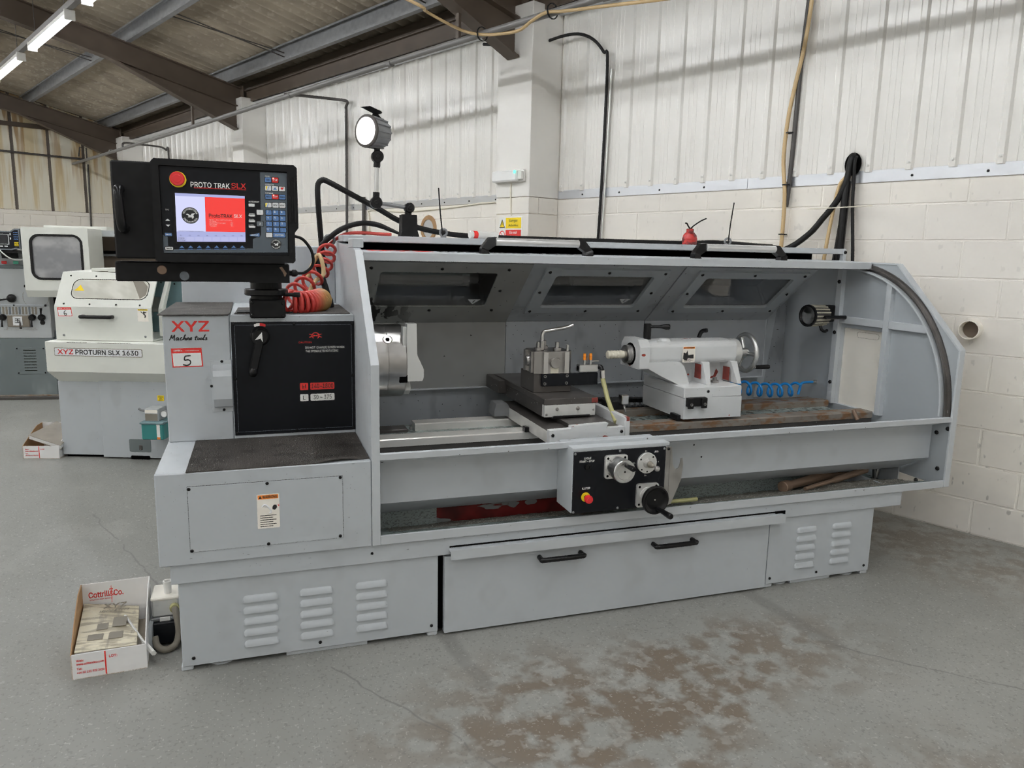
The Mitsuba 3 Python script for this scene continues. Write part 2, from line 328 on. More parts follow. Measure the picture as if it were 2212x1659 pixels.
M('key_white', (.70, .71, .72), .4)
M('key_red', (.62, .02, .02), .4)
M('key_grey', (.14, .16, .18), .45)
M('panel_slate', (.085, .105, .125), .45)
M('hose_red', (.50, .055, .045), .25)
M('hose_dirty', proc(lambda p, n, uv: mix((.52, .045, .035), (.50, .30, .10), smoothstep(.62, .72, p.x + (fbm(p.x * 9, p.y * 9, p.z * 9, 2) - .5) * .08))), .25)
M('hose_tan', (.52, .37, .19), .4)
M('hose_blue', (.02, .28, .72), .28)
M('hose_olive', (.42, .40, .19), .35)
M('can_red', proc(lambda p, n, uv: mix((.42, .03, .025), (.14, .02, .02), smoothstep(.45, .6, fbm(p.x * 30, p.y * 30, p.z * 30, 3)))), .4)
M('oil_teal', (.03, .22, .21), .15, clearcoat=.6)
M('lathe_cream', proc(lambda p, n, uv: mix((.70, .71, .655), (.65, .66, .61), fbm(p.x * 4, p.y * 4, p.z * 4, 3))), .4)
M('lathe_green', proc(lambda p, n, uv: mix(mix((.12, .145, .15), (.16, .185, .188), fbm(p.x * 4, p.y * 4, p.z * 3, 4)), (.26, .29, .29), smoothstep(.6, .75, fbm(p.x * 6, p.y * 6, p.z * 2, 3)) * .5)), .45)
M('lathe_pale', proc(lambda p, n, uv: mix((.40, .42, .43), (.45, .47, .475), fbm(p.x * 5, p.y * 5, p.z * 5, 3))), .42)
M('teal_guard', (.16, .25, .27), .45)
M('brown_board', (.13, .10, .075), .7)
M('card_brown', (.33, .20, .10), .8)
M('card_white', (.74, .73, .72), .6)
def manualc(p, n, uv):
    g = fbm(p.x * 16 + p.y * 9, p.z * 22, p.y * 60, 4)
    c = mix((.60, .55, .42), (.36, .32, .24), smoothstep(.42, .62, g))
    return mix(c, (.17, .15, .13), smoothstep(.55, .7, fbm(p.x * 60, p.y * 14, p.z * 14, 3)) * .45)
M('manual_cover', proc(manualc), .45)
M('manual_brown', proc(lambda p, n, uv: mix((.26, .225, .18), (.16, .14, .11), fbm(p.x * 20, p.y * 20, p.z * 20, 3))), .45)
M('copper_brown', (.23, .155, .11), .4, .4)
M('conduit_grey', (.21, .19, .155), .6)
M('pipe_grey', (.17, .165, .16), .5, .3)
M('pipe_dark', (.055, .05, .047), .5)
M('green_led_off', (.08, .45, .30), .4)
M('dark_glass', (.012, .014, .018), .07, spec=.6)
scene['m_pane_glass'] = {'type': 'thindielectric', 'int_ior': 1.5}
M('mirror_pane', proc(lambda p, n, uv: mix((.26, .265, .28), (.42, .42, .43), smoothstep(.35, .65, fbm(p.x * 6, p.y * 6, p.z * 6, 4)))), .22, .35)
M('hazy_pane', proc(lambda p, n, uv: mix((.66, .65, .59), (.52, .51, .45), smoothstep(.3, .7, fbm(p.x * 9 + p.z * 9, p.y * 9, p.z * 5, 3)))), .2)
def screen(rgb, k): return {'type': 'area', 'radiance': {'type': 'rgb', 'value': [c * k for c in rgb]}}

# ---------------------------------------------------------------- the shed: floor, walls, roof (wall frame: s, d, z)
def W(s, d, z): return W0 + WT * s + WN * d + np.array([0, 0, z])
S0, S1, D1 = -5.3, 16.5, 15.0
FRAME[0] = FWALL
struct('floor', bx(S0 - .3, S1 + .3, -.3, D1 + .3, -.2, 0.0, 0), 'floor_paint')
struct('wall_right', bx(S0 - .3, S1 + .3, -.25, -.004, 0, 4.05, 0), 'block_paint', label='cream painted block wall with white ribbed cladding above')
def blocks(parent, s0, s1, c0, c1, dface=0.0, joint=11.197):
    for c in range(c0, c1):
        z0 = 0.0 if c == 0 else .213 + .225 * (c - 1); z1 = min(.213 + .225 * c, 2.160)
        ph = joint + (.225 if c % 2 else 0.0); k = math.floor((s0 - ph) / .45)
        while ph + .45 * k < s1:
            a, b = max(ph + .45 * k, s0), min(ph + .45 * (k + 1), s1); k += 1
            if b - a > .03: put(parent, 'block', bx(a + .004, b - .004, -.05, dface, z0 + .004, z1 - .004, .004), 'block_paint')
blocks('wall_right', 7.56, 12.9, 0, 10)
blocks('wall_right', 1.58, 7.12, 6, 10); blocks('wall_right', -4.08, 1.2, 7, 10)
# ribbed cladding: a 250 mm pitch of raised ribs with faint flutes between
def sheet(sa, sb, z0=2.225, z1=3.97):
    xs, ds = [], []
    k = math.floor((sa - 11.118) / .2505)
    for q in range(k, k + 8):
        r = 11.118 + .2505 * q
        for o, h in ((-.028, 0), (-.014, .017), (.014, .017), (.028, 0), (.075, 0), (.079, .0022), (.083, 0), (.112, 0), (.116, .0022), (.120, 0), (.147, 0), (.151, .0022), (.155, 0)):
            if sa - 1e-6 <= r + o <= sb + 1e-6: xs.append(r + o); ds.append(h)
    xs, ds = np.array([sa] + xs + [sb]), np.array([0.] + ds + [0.])
    o = np.argsort(xs, kind='stable'); xs, ds = xs[o], ds[o]; n = len(xs)
    v = np.vstack([np.stack([xs, ds + .002, np.full(n, z)], 1) for z in (z0, z1)] + [np.stack([xs, ds * 0 - .004, np.full(n, z)], 1) for z in (z0, z1)])
    j = np.arange(n - 1); f = [np.stack([j + 1, j, n + j], 1), np.stack([n + j, n + j + 1, j + 1], 1), np.stack([2 * n + j, j, j + 1], 1), np.stack([2 * n + j, j + 1, 2 * n + j + 1], 1)]
    return trimesh.Trimesh(v, np.vstack(f), process=False)
def cladding(sa, sb):
    k = math.floor((sa - 11.24) / 1.002)
    while 11.24 + 1.002 * k < sb:
        a, b = max(sa, 11.24 + 1.002 * k), min(sb, 11.24 + 1.002 * (k + 1)); k += 1
        if b - a > .05: put('wall_right', 'cladding_sheet', sheet(a, b), 'cladding_paint')
    k = math.ceil((sa - 11.118) / .2505)
    while 11.118 + .2505 * k < sb - .03:
        r = 11.118 + .2505 * k; k += 1
        if r > 3: put('wall_right', 'bolt', rev([(0, .013), (.006, .013), (.0065, .008), (.011, .007), (.012, 0)][::-1], (r, .018, 2.27), (0, 1, 0), 10), 'white_plastic')
cladding(7.575, 12.9); cladding(1.58, 7.115); cladding(-4.08, 1.195)
for a, b in ((7.57, 9.5), (9.5, 11.5), (11.5, 13.0), (1.58, 4.3), (4.3, 7.12), (-4.08, 1.2)):
    put('wall_right', 'flashing_strip', bx(a, b - .002, 0, .006, 2.159, 2.235, .001), 'bright_flashing')
    for q in np.arange(a + .3, b, .42): screw('wall_right', (q, .006, 2.19), (0, 1, 0), .008)
put('wall_right', 'plain_cladding', bx(12.9, S1, -.004, .012, 2.16, 4.05, 0), 'cladding_paint')
# pillars: block below, boxed in above
for i, (a, b) in enumerate(((7.122, 7.565), (1.20, 1.572), (-4.56, -4.09))):
    p = struct('pillar', bx(a, b, 0, .372, 2.163, 3.79, .004), 'pillar_paint', label=f"white boxed-in pillar standing against the ribbed wall, {('behind the work lamp and warning sign', 'behind the control pendant', 'in the far corner of the shed')[i]}")
    put(p, 'core', bx(a + .012, b - .012, 0, .36, 0, 2.16, 0), 'block_paint')
    for c in range(6 if i == 0 else 8, 10):
        z0, z1 = .213 + .225 * (c - 1), min(.213 + .225 * c, 2.160)
        if c % 2: put(p, 'block', bx(a, b, .25, .372, z0 + .003, z1 - .003, .004), 'block_paint'); put(p, 'block', bx(a, b, 0, .244, z0 + .003, z1 - .003, .004), 'block_paint')
        else: put(p, 'block', bx(a, b, 0, .372, z0 + .003, z1 - .003, .004), 'block_paint')
# roof: zr(d) is the top of the rafters; purlins lie on them, sheets on the purlins
zr = lambda d: 3.87 + .219 * d
RIDGE = 7.5
struct('ceiling', prism([(-.3, zr(-.3) + .30), (RIDGE, zr(RIDGE) + .30), (D1 + .3, zr(-.3) + .30), (D1 + .3, zr(-.3) + .36), (RIDGE, zr(RIDGE) + .33), (-.3, zr(-.3) + .33)], 'x', S0 - .3, S1 + .3), 'roof_sheet', label='sloping roof of brown corrugated cement sheets')
def corr(sa, sb, d0, d1, lift=0.0):
    s = np.arange(sa, sb + .001, (sb - sa) / round((sb - sa) / .0182)); n = len(s); w = .030 * np.cos(2 * np.pi * s / .2047)
    v = np.vstack([np.stack([s, np.full(n, d), zr(d) + .225 + w + lift], 1) for d in (d0, d1)])
    j = np.arange(n - 1); return trimesh.Trimesh(v, np.vstack([np.stack([j, j + 1, n + j], 1), np.stack([n + j, j + 1, n + j + 1], 1)]), process=False)
for k in range(18):
    sa = S0 + k * 1.0234
    for d0, d1, l in ((-.28, 3.05, 0.0), (2.95, RIDGE, .012)): put('ceiling', 'roof_sheet', corr(sa, sa + 1.0234, d0, d1, l + .004 * (k % 2)), 'roof_sheet', True)
def cee(d, z, h=.2, w=.065, t=.006):          # a C purlin: web towards the eaves
    o = lambda x, y: (d + x, z + y)
    return prism([o(0, 0), o(w, 0), o(w, .022), o(w - t, .022), o(w - t, t), o(t, t), o(t, h - t), o(w - t, h - t), o(w - t, h - .022), o(w, h - .022), o(w, h), o(0, h)], 'x', S0, S1)
for i, d in enumerate((.47, 1.78, 3.09, 4.40, 5.71, 7.02)):
    struct('roof_beam', cee(d, zr(d) + .006), 'galvanised', label=f'galvanised steel purlin under the roof sheets, number {i + 1} up from the wall')
for i, (s, nm) in enumerate(((7.33, 'above the warning sign pillar'), (1.38, 'above the control pendant'), (-4.5, 'along the far gable'), (13.3, 'out over the right-hand end'))):
    # rafter: an I beam with a tapered haunch at the wall end
    dd, e = (.30, 2.03, RIDGE), .265
    web = [(dd[0], zr(dd[0])), (RIDGE, zr(RIDGE)), (RIDGE, zr(RIDGE) - e), (dd[1], zr(dd[1]) - e), (.38, 3.37), (.30, 3.385)]
    r = struct('roof_beam', prism(web, 'x', s - .006, s + .006), 'brown_steel', label=f'dark brown steel rafter with a deep haunch, {nm}')
    put(r, 'top_flange', prism([(.30, zr(.3)), (RIDGE, zr(RIDGE)), (RIDGE, zr(RIDGE) - .014), (.30, zr(.3) - .014)], 'x', s - .075, s + .075), 'brown_steel')
    put(r, 'bottom_flange', prism([(2.03, zr(2.03) - e), (RIDGE, zr(RIDGE) - e), (RIDGE, zr(RIDGE) - e - .014), (2.03, zr(2.03) - e - .014)], 'x', s - .075, s + .075), 'brown_steel')
    put(r, 'haunch_flange', prism([(2.03, zr(2.03) - e), (.38, 3.37), (.38, 3.352), (2.03, zr(2.03) - e - .018)], 'x', s - .075, s + .075), 'brown_steel')
    put(r, 'haunch_rib', prism([(2.03, zr(2.03) - e), (.30, zr(.3) - e), (.30, zr(.3) - e - .012), (2.03, zr(2.03) - e - .012)], 'x', s - .075, s + .075), 'brown_steel')
    put(r, 'end_plate', bx(s - .085, s + .085, .285, .30, 3.36, zr(.3) + .03, .001), 'brown_steel')
    for d in (.47, 1.78, 3.09, 4.40): put(r, 'cleat', bx(s - .05, s + .05, d - .012, d - .002, zr(d), zr(d) + .17, .001), 'brown_steel')
eb = struct('roof_beam', bx(S0, S1, .22, .235, 3.745, 3.90, .001), 'brown_steel', label='brown steel eaves beam running along the top of the ribbed wall')
put(eb, 'flange', bx(S0, S1, .15, .27, 3.895, 3.905, .001), 'brown_steel')
put(eb, 'packer', bx(S0, S1, 0.02, .15, 3.86, 4.06, .001), 'brown_steel')
struct('trim_1', bx(S0, S1, .02, .20, 3.735, 3.744, .001), 'bright_flashing', label='bright metal flashing along the head of the ribbed wall')
for s, (da, db) in ((5.9, (3.09, .47)), (-.6, (3.09, 1.78)), (2.9, (1.78, .47))):
    for o in (0, .05): struct('roof_beam', tube([(s + o * 3, da, zr(da) + .05), (s + .25, db, zr(db) + .12 - o)], .007, 6, 1), 'pipe_dark', True, 'thin dark sag rods strung between the roof purlins')
# the far gable
def gz(d): return zr(min(d, D1 - d)) + .2
gm = struct('wall_back', bx(S0 - .25, S0 - .03, -.25, D1, 0, 5.6, 0), 'strip_brown', label='far gable wall of rust-stained cream boards over painted blocks')
for k in range(-1, 19):
    d0, d1 = .785 + .6215 * k, .785 + .6215 * (k + 1)
    d0 = max(d0, 0.02)
    if d0 > 9.2: put('wall_back', 'board', prism([(d0 + .03, 2.325), (D1 - .03, 2.325), (D1 - .03, gz(D1)), (RIDGE, gz(RIDGE)), (d0 + .03, gz(d0))][:5], 'x', S0 - .03, S0), 'stained_board'); break
    put('wall_back', 'board', prism([(d0 + .03, 2.325), (d1 - .03, 2.325), (d1 - .03, gz(d1)), (d0 + .03, gz(d0))], 'x', S0 - .03, S0), 'stained_board')
for c in range(7, 11):
    z0, z1 = .213 + .225 * (c - 1), min(.213 + .225 * c, 2.32)
    for k in range(0, 12):
        a = .45 * k + (.225 if c % 2 else 0) - .2; put('wall_back', 'block', bx(S0 - .05, S0 + .012, max(a, 0) + .004, a + .446, z0 + .004, z1 - .004, .004), 'block_paint')
put('wall_back', 'plinth', bx(S0 - .05, S0, -.0, D1, 0, 2.32, 0), 'block_paint')
put('wall_back', 'rail', bx(S0, S0 + .08, 0, D1, 3.90, 3.98, .002), 'brown_steel')
struct('wall_left', bx(S0 - .3, S1 + .3, D1, D1 + .25, 0, 4.05, 0), 'pillar_paint')
struct('wall_front', bx(S1, S1 + .25, -.25, D1, 0, 5.9, 0), 'pillar_paint')
# LED battens in rows along the shed
def batten(s, d, z, label, group=None):
    t = thing('batten_light', label, 'light', group)
    put(t, 'housing', prism([(d - .045, z), (d + .045, z), (d + .05, z + .035), (d + .03, z + .05), (d - .03, z + .05), (d - .05, z + .035)], 'x', s, s + 1.79), 'white_plastic')
    for e in (0, 1): put(t, 'end_cap', bx(s + e * 1.79 - .012, s + e * 1.79 + .012, d - .052, d + .052, z - .05, z + .052, .004), 'white_plastic')
    a = np.linspace(math.pi, 2 * math.pi, 11)
    arc = [(d + .044 * math.cos(q), z + .048 * math.sin(q)) for q in a]
    put(t, 'diffuser', prism(arc, 'x', s + .012, s + 1.778), 'white_plastic', 40, 'glowing white diffuser', emitter=screen(TUBE_RGB, TUBE))
ROWS = ((2.9, 4.0), (5.4, 4.86), (9.6, 4.86), (12.1, 4.0))
for ri, (d, z) in enumerate(ROWS):
    tr = struct('roof_beam', bx(S0 + .1, S1 - .1, d - .03, d + .03, z + .052, z + .115, .002), 'pipe_grey', label='steel lighting trunking hung under the roof') if ri < 2 else None
    for k in range(-2, 6):
        s = 1.457 + 2.464 * k
        if s < S0 + .2 or s + 1.8 > S1: continue
        lab = {0: 'long glowing white batten light nearest the centre of the picture, in front of the rafter', -1: 'glowing white batten light cut by the picture edge, farther along the same trunking', 1: 'glowing white batten light at the very top edge of the picture'}.get(k if ri == 0 else 9, 'white batten light in a row hung under the roof, outside the picture')
        batten(s, d, z, lab, 'battens on the trunking' if ri == 0 and k in (0, 1, -1) else 'battens along the shed')
        if ri == 0:
            for q in (.2, 1.6): struct('roof_beam', cyl((s + q, d, z + .11), (s + q, d, zr(d) + .21), .004, 6), 'pipe_dark', label='thin hanger rod of the lighting trunking')
# pipes and cables on the wall
t = solo('conduit_pipe', tube([(S0 + .05, 1.0, 3.285), (-1.5, 1.0, 3.302), (1.07, 1.0, 3.318), (4.1, 1.0, 3.35), (6.0, 1.0, 3.372), (8.0, 1.0, 3.378), (S1 - .05, 1.0, 3.39)], .026, 12, 4), 'pipe_grey', 'long grey steel pipe hung under the rafters along the ribbed wall', 'pipe', True)
for s in (-2.6, 4.3, 6.3, 8.9): put(t, 'clip', cyl((s, 1.0, 3.352 + .006 * (s - 4)), (s + .05, 1.0, 3.352 + .006 * (s - 4)), .034, 12), 'pipe_grey')
for s, z in ((7.33, 3.375), (1.38, 3.322)): put(t, 'hanger', [bx(s - .02, s + .02, .985, 1.015, z + .02, 3.595, .002)], 'brown_steel')
solo('conduit_pipe', tube([(4.22, 1.0, 3.374), (3.843, 0.8, 3.453), (3.689, 0.45, 3.505), (3.756, 0.14, 3.51), (4.00, .09, 3.46), (3.92, .06, 3.40), (3.905, .05, 3.25), (3.885, .05, 2.0), (3.86, .05, 1.6)], .017, 8, 4), 'pipe_dark', 'thin dark pipe dropping down the ribbed wall left of the work lamp', 'pipe', True)
solo('conduit_pipe', tube([(-1.888, 1.0, 3.308), (-1.967, 0.95, 3.405), (-2.658, 0.5, 3.492), (-2.71, 0.12, 3.496), (-2.55, .06, 3.43), (-2.47, .05, 3.36), (-2.46, .05, 2.0)], .017, 8, 4), 'pipe_dark', 'thin dark pipe with a stepped branch by the far pillar', 'pipe', True)
solo('conduit_pipe', [tube([(S0 + .03, .75, 1.5), (S0 + .03, .72, 3.30)], .017, 8, 1), tube([(-5.26, 0.716, 3.394), (-5.26, 1.463, 3.402), (-5.26, 2.237, 3.418), (S0 + .04, 4.8, 3.50)], .02, 8, 1), tube([(S0 + .06, 1.0, 3.285), (S0 + .05, .74, 3.38)], .022, 8, 1), tube([(-5.25, 0.736, 3.391), (-5.2, 0.749, 3.615), (-5.2, 0.867, 3.621), (-5.2, 0.897, 3.436)], .013, 8, 1)], 'pipe_dark', 'thin dark pipework crossing the rust-stained gable boards', 'pipe', True)
solo('cable', tube([(6.3, 2.0, 4.12), (7.48, 1.6, 3.53), (7.493, 1.45, 3.481), (7.532, 1.3, 3.428), (7.514, 1.1, 3.407), (7.657, 1.05, 3.363), (7.88, 1.05, 3.322), (8.116, 1.05, 3.304), (8.264, 1.05, 3.346), (8.407, 1.05, 3.371), (8.592, 1.05, 3.343), (8.935, 1.05, 3.301), (9.396, 1.05, 3.243), (9.671, 1.05, 3.215)], .012, 8), 'hose_tan', 'tan hose looped over the grey pipe under the roof', 'hose', True)
for s, z, l in ((7.66, 3.37, 'above the pillar edge'), (8.44, 3.38, 'past the pillar')): solo('cable_tie', rev([(.05, -.005), (.056, -.005), (.056, .005), (.05, .005), (.05, -.005)], (s, 1.02, z), (1, 0, 0), 12), 'black_plastic', f'black cable tie binding the tan hose to the grey pipe, {l}', 'cable tie', group='ties on the grey pipe')
solo('cable', tube([(7.0, .45, 3.52), (7.12, .40, 3.50), (7.3, .3, 3.47), (7.5, .2, 3.49), (7.68, .12, 3.53), (7.85, .09, 3.52), (8.0, .08, 3.45), (8.1, .06, 3.34), (8.14, .05, 3.22), (8.12, .045, 2.1), (8.085, .04, 1.5)], .013, 8), 'rubber_black', 'black cable arching out from the pillar and down the ribbed wall', 'cable', True)
solo('conduit_pipe', tube([(8.163, .02, 3.2), (8.135, .02, 2.1), (8.11, .02, 1.5)], .012, 8, 1), 'aluminium', 'bright straight conduit beside the black cable on the ribbed wall', 'pipe', True)
solo('cable', tube([(9.93, .05, 3.7), (9.905, .05, 3.364), (9.893, .05, 3.207), (9.873, .05, 3.034), (9.838, .05, 2.846), (9.802, .05, 2.607), (9.792, .05, 2.359), (9.81, .05, 2.201), (9.822, .05, 2.106), (9.828, .05, 1.914), (9.825, .05, 1.5)], .014, 8, 4), 'hose_tan', 'tan hose winding down the right part of the ribbed wall', 'hose', True)
solo('conduit_pipe', tube([(9.895, .03, 3.7), (9.875, .03, 3.371), (9.854, .03, 2.963), (9.845, .03, 2.386), (9.836, .03, 2.105), (9.829, .03, 2.02)], .016, 8, 1), 'pipe_dark', 'dark straight conduit behind the tan hose on the ribbed wall', 'pipe', True)
for z, s, l in ((2.52, 9.82, 'on the ribbed cladding'), (2.17, 9.825, 'at the metal flashing strip'), (1.83, 9.826, 'just above the hood top')): solo('cable_tie', rev([(.026, -.004), (.03, -.004), (.03, .004), (.026, .004), (.026, -.004)], (s, .04, z), (0, 0, 1), 10), 'black_plastic', f'black cable tie on the tan wall hose, {l}', 'cable tie', group='ties on the tan hose')
solo('cable', tube([(10.27, -.05, 2.30), (10.27, .03, 2.335), (10.262, .05, 2.25), (10.25, .06, 2.15), (10.20, .06, 2.04), (10.12, .07, 1.93), (10.05, .08, 1.84), (9.94, .10, 1.75), (9.80, .14, 1.68)], .020, 10), 'rubber_black', 'thick black cable curving out of the hole in the ribbed wall', 'cable', True)
solo('conduit_pipe', tube([(10.255, .05, 2.17), (10.245, .05, 1.5)], .026, 10, 1), 'black_plastic', 'black upright pipe under the cable hole in the ribbed wall', 'pipe', True)
solo('cable', tube([(10.285, -.05, 2.32), (10.295, .05, 2.31), (10.30, .05, 2.14), (10.305, .05, 2.02), (10.34, .05, 1.66), (10.35, .05, 1.4)], .011, 8), 'rubber_black', 'thin black cable hanging straight right of the black pipe', 'cable', True)
solo('cable', tube([(10.265, -.05, 2.31), (10.25, .04, 2.30), (10.245, .05, 2.1), (10.225, .05, 1.80), (10.20, .06, 1.5)], .010, 8), 'rubber_black', 'thin black cable hanging just left of the black pipe', 'cable', True)
solo('cable', tube([(10.255, -.05, 2.30), (10.24, .04, 2.2), (10.205, .05, 2.14), (10.175, .05, 1.95), (10.155, .06, 1.72), (10.14, .06, 1.5)], .012, 8), 'hose_tan', 'short tan hose hanging from the cable hole in the wall', 'hose', True)
solo('cable_tie', cyl((10.02, .09, 1.995), (10.45, .09, 2.005), .004, 6), 'cream_plastic', 'pale thin cable tie sticking out across the black cables', 'cable tie')
put('wall_right', 'cable_hole', prism([(10.27 + .055 * math.cos(a), 2.28 + .075 * math.sin(a)) for a in np.linspace(0, 6.2, 16)], 'y', .019, .022), 'void_black')
t = solo('pipe_stub', rev([(.0515, -.1), (.0515, .075), (.057, .075), (.057, -.1)], (11.08, 0, 1.262), (0, 1, 0), 28), 'cream_board', 'white open pipe stub sticking out of the block wall', 'pipe', 40)
put(t, 'bore', cyl((11.08, .0, 1.262), (11.08, .006, 1.262), .051, 20), 'brown_board')
solo('cable', tube([(4.36, .012, 1.7), (4.354, .012, 2.061), (4.38, .012, 2.15), (5.07, .012, 2.114), (5.86, .012, 2.128), (6.70, .012, 2.162), (6.74, .012, 2.06), (6.746, .012, 1.6)], .009, 6, 3), 'cream_plastic', 'thin white cable clipped across the block wall behind the lathe', 'cable', True)
solo('conduit_pipe', tube([(4.258, .03, 2.31), (4.25, .03, 1.6)], .022, 8, 1), 'pipe_dark', 'short dark upright pipe on the block wall behind the lathe', 'pipe', True)
t = thing('porthole', 'round grimy-rimmed opening in the block wall behind the lathe', 'vent')
put(t, 'rim', rev([(.10, -.002), (.10, .012), (.14, .012), (.15, -.002)], (5.565, 0, 1.915), (0, 1, 0), 28), 'card_brown'); put(t, 'disc', cyl((5.565, -.002, 1.915), (5.565, .005, 1.915), .1, 28), 'bright_flashing')
t = thing('emergency_light', 'white emergency light box on the pillar beside the work lamp', 'light')
put(t, 'base', bx(7.13, 7.52, .372, .40, 2.292, 2.398, .006), 'white_plastic'); put(t, 'cover', bx(7.137, 7.47, .40, .45, 2.296, 2.394, .012), 'paper_white')
put(t, 'indicator', bx(7.44, 7.468, .45, .454, 2.36, 2.388, .002), 'green_led_off', emitter=screen((.1, 1, .6), 1.2)); put(t, 'clip', bx(7.47, 7.52, .40, .43, 2.31, 2.38, .004), 'white_plastic')
solo('cable', tube([(7.33, .376, 2.29), (7.33, .38, 2.16), (7.34, .376, 2.0)], .006, 6, 2), 'cream_plastic', 'white flex under the emergency light on the pillar', 'cable', True)
t = thing('warning_sign', 'yellow and red warning sign on the pillar under the emergency light', 'sign')
put(t, 'board', bx(7.178, 7.49, .372, .375, 1.765, 1.99, .001), 'white_label')
put(t, 'yellow_panel', bx(7.268, 7.475, .375, .376, 1.885, 1.980, 0), 'yellow_sign'); put(t, 'red_panel', bx(7.268, 7.475, .375, .376, 1.78, 1.872, 0), 'red_sign')
tri = Polygon([(7.18, 1.89), (7.258, 1.89), (7.219, 1.968)]); put(t, 'warning_triangle', prism(tri, 'y', .375, .3762), 'ink_black'); put(t, 'triangle_fill', prism(tri.buffer(-.006), 'y', .3762, .3766), 'yellow_sign')
put(t, 'exclamation_mark', prism(unary_union([rr(7.2155, 1.912, 7.2225, 1.944), Point(7.219, 1.903).buffer(.0035)]), 'y', .3766, .377), 'ink_black')
c0 = Point(7.219, 1.826); put(t, 'prohibition_ring', prism(unary_union([c0.buffer(.038).difference(c0.buffer(.031)), LineString([(7.196, 1.849), (7.242, 1.803)]).buffer(.003)]), 'y', .375, .3762), 'red_sign')
FRAME[0] = np.eye(4)
for s_, z_, h_, w_, m_ in (('Danger', 1.943, .023, .115, 'ink_black'), ('Asbestos', 1.902, .021, .13, 'ink_black'), ('Do not', 1.838, .022, .10, 'paper_white'), ('disturb', 1.80, .022, .11, 'paper_white')):
    put(t, 'lettering', text(s_, h_, W(7.372, .3762, z_), WT, (0, 0, 1), w=w_, bold=m_ == 'paper_white'), m_)

# ---------------------------------------------------------------- the large lathe
LA = thing('lathe', 'large grey lathe with a raised open hood, wearing the number 5 sticker', 'lathe')
G, GL = 'grey_paint', 'grey_light'
b = put(LA, 'base', bx(.062, 3.44, .055, .95, .022, .372, .003), G)
bl = put(LA, 'base_cover', bx(.0585, 1.083, .028, .056, .020, .371, .002), G)
for x0, w in ((.290, .134), (.507, .134), (.733, .132)):
    for k in range(5): put(bl, 'louver', louver(x0, x0 + w, .072 + .0475 * k, .098 + .0475 * k, .028), G, 40)
for x, z in ((.10, .052), (.585, .045), (1.055, .05)): screw(bl, (x, .028, z), r=.007)
put(LA, 'recess_shade', bx(1.083, 1.110, .05, .0555, .02, .372, 0), 'void_black')  # black plate: the shade of this gap put into its colour
br = put(LA, 'base_cover', bx(2.787, 3.443, .028, .056, .020, .371, .002), G)
for x0, w in ((2.955, .124), (3.178, .125)):
    for k in range(5): put(br, 'louver', louver(x0, x0 + w, .088 + .048 * k, .114 + .048 * k, .028), G, 40)
for x, z in ((2.81, .05), (3.10, .05), (3.41, .05)): screw(br, (x, .028, z), r=.007)
for x0, x1 in ((.45, .78), (2.95, 3.2)): put(LA, 'plinth_strip', bx(x0, x1, .04, .06, .0, .021, .001), GL)
for x in (.075, 1.06, 2.81, 3.42): put(LA, 'foot', bx(x - .022, x + .022, .032, .09, 0, .021, .004), GL)
for x, y in ((.20, .10), (.95, .12), (2.90, .10), (3.33, .10)): put(LA, 'levelling_pad', rev([(0, .018), (.035, .018), (.055, .006), (.055, 0)][::-1], (x, y, 0), (0, 0, 1), 20), GL, 30)
d = put(LA, 'drawer', bx(1.110, 2.776, .018, .054, .010, .362, .002), G)
put(d, 'lip', prism([(.03, .396), (-.022, .405), (-.024, .405), (-.024, .362), (-.021, .362), (-.021, .398), (.03, .389)], 'x', 1.127, 2.836), GL)
for x0, x1 in ((1.545, 1.745), (2.12, 2.33)): pull(d, x0, x1, .313, .018, r=.0115, out=.042)
put(LA, 'gap_shadow', [bx(1.13, 2.82, .012, .016, .4045, .4105, 0), bx(2.80, 2.86, .012, .016, .385, .412, 0)], 'void_black', label='black strip painted as the shadow in the oily gap above the drawer lip')  # black strips drawn as the shadow in the gap over the lip
sh = put(LA, 'shoulder', [bx(.0356, 3.607, .015, .032, .372, .4535, .002), bx(.0356, .05, .032, .98, .372, .4535, 0), bx(3.593, 3.607, .032, .98, .372, .4535, 0)], G)
screw(sh, (.80, .015, .415), r=.006)
# chip tray
tr = put(LA, 'chip_tray', bx(.834, 3.875, 0, .010, .4535, .492, .001), 'chipped_paint')
put(tr, 'pan', [prism([(.009, .487), (.010, .487), (.385, .376), (1.30, .374), (1.30, .366), (.385, .368), (.009, .479)], 'x', .834, 3.876)], 'tray_wet')
put(tr, 'end_wall', [bx(3.870, 3.876, .30, .95, .37, .56, 0)], GL)
rng = np.random.default_rng(5)
def chips(n, x0, x1, y0, y1, z, s=.006):
    out = []
    for _ in range(n):
        c = np.array([rng.uniform(x0, x1), rng.uniform(y0, y1), z + rng.uniform(0, .004)]); a = rng.normal(size=(3, 3)) * s * rng.uniform(.3, 1, (3, 1))
        a[:, 2] *= .35; out.append(trimesh.Trimesh(np.vstack([c, c + a]), [[0, 1, 2], [0, 2, 3], [0, 3, 1]], process=False))
    return out
def heap(x0, x1, y0, y1, z, h, n=60, m=10):
    X, Y_ = np.meshgrid(np.linspace(x0, x1, n), np.linspace(y0, y1, m), indexing='ij'); u = (X - x0) / (x1 - x0); v = (Y_ - y0) / (y1 - y0)
    Zz = z + h * np.clip(np.minimum(np.minimum(u, 1 - u) * 6, np.minimum(v, 1 - v) * 4), 0, 1) * (.25 + .75 * meshkit.fbm(np.stack([X * 22, Y_ * 22, X * 0], -1), 4))
    i, j = np.meshgrid(np.arange(n - 1), np.arange(m - 1), indexing='ij'); q = (i * m + j).ravel()
    return trimesh.Trimesh(np.stack([X, Y_, Zz], -1).reshape(-1, 3), np.vstack([np.stack([q, q + m, q + m + 1], 1), np.stack([q, q + m + 1, q + 1], 1)]), process=False)
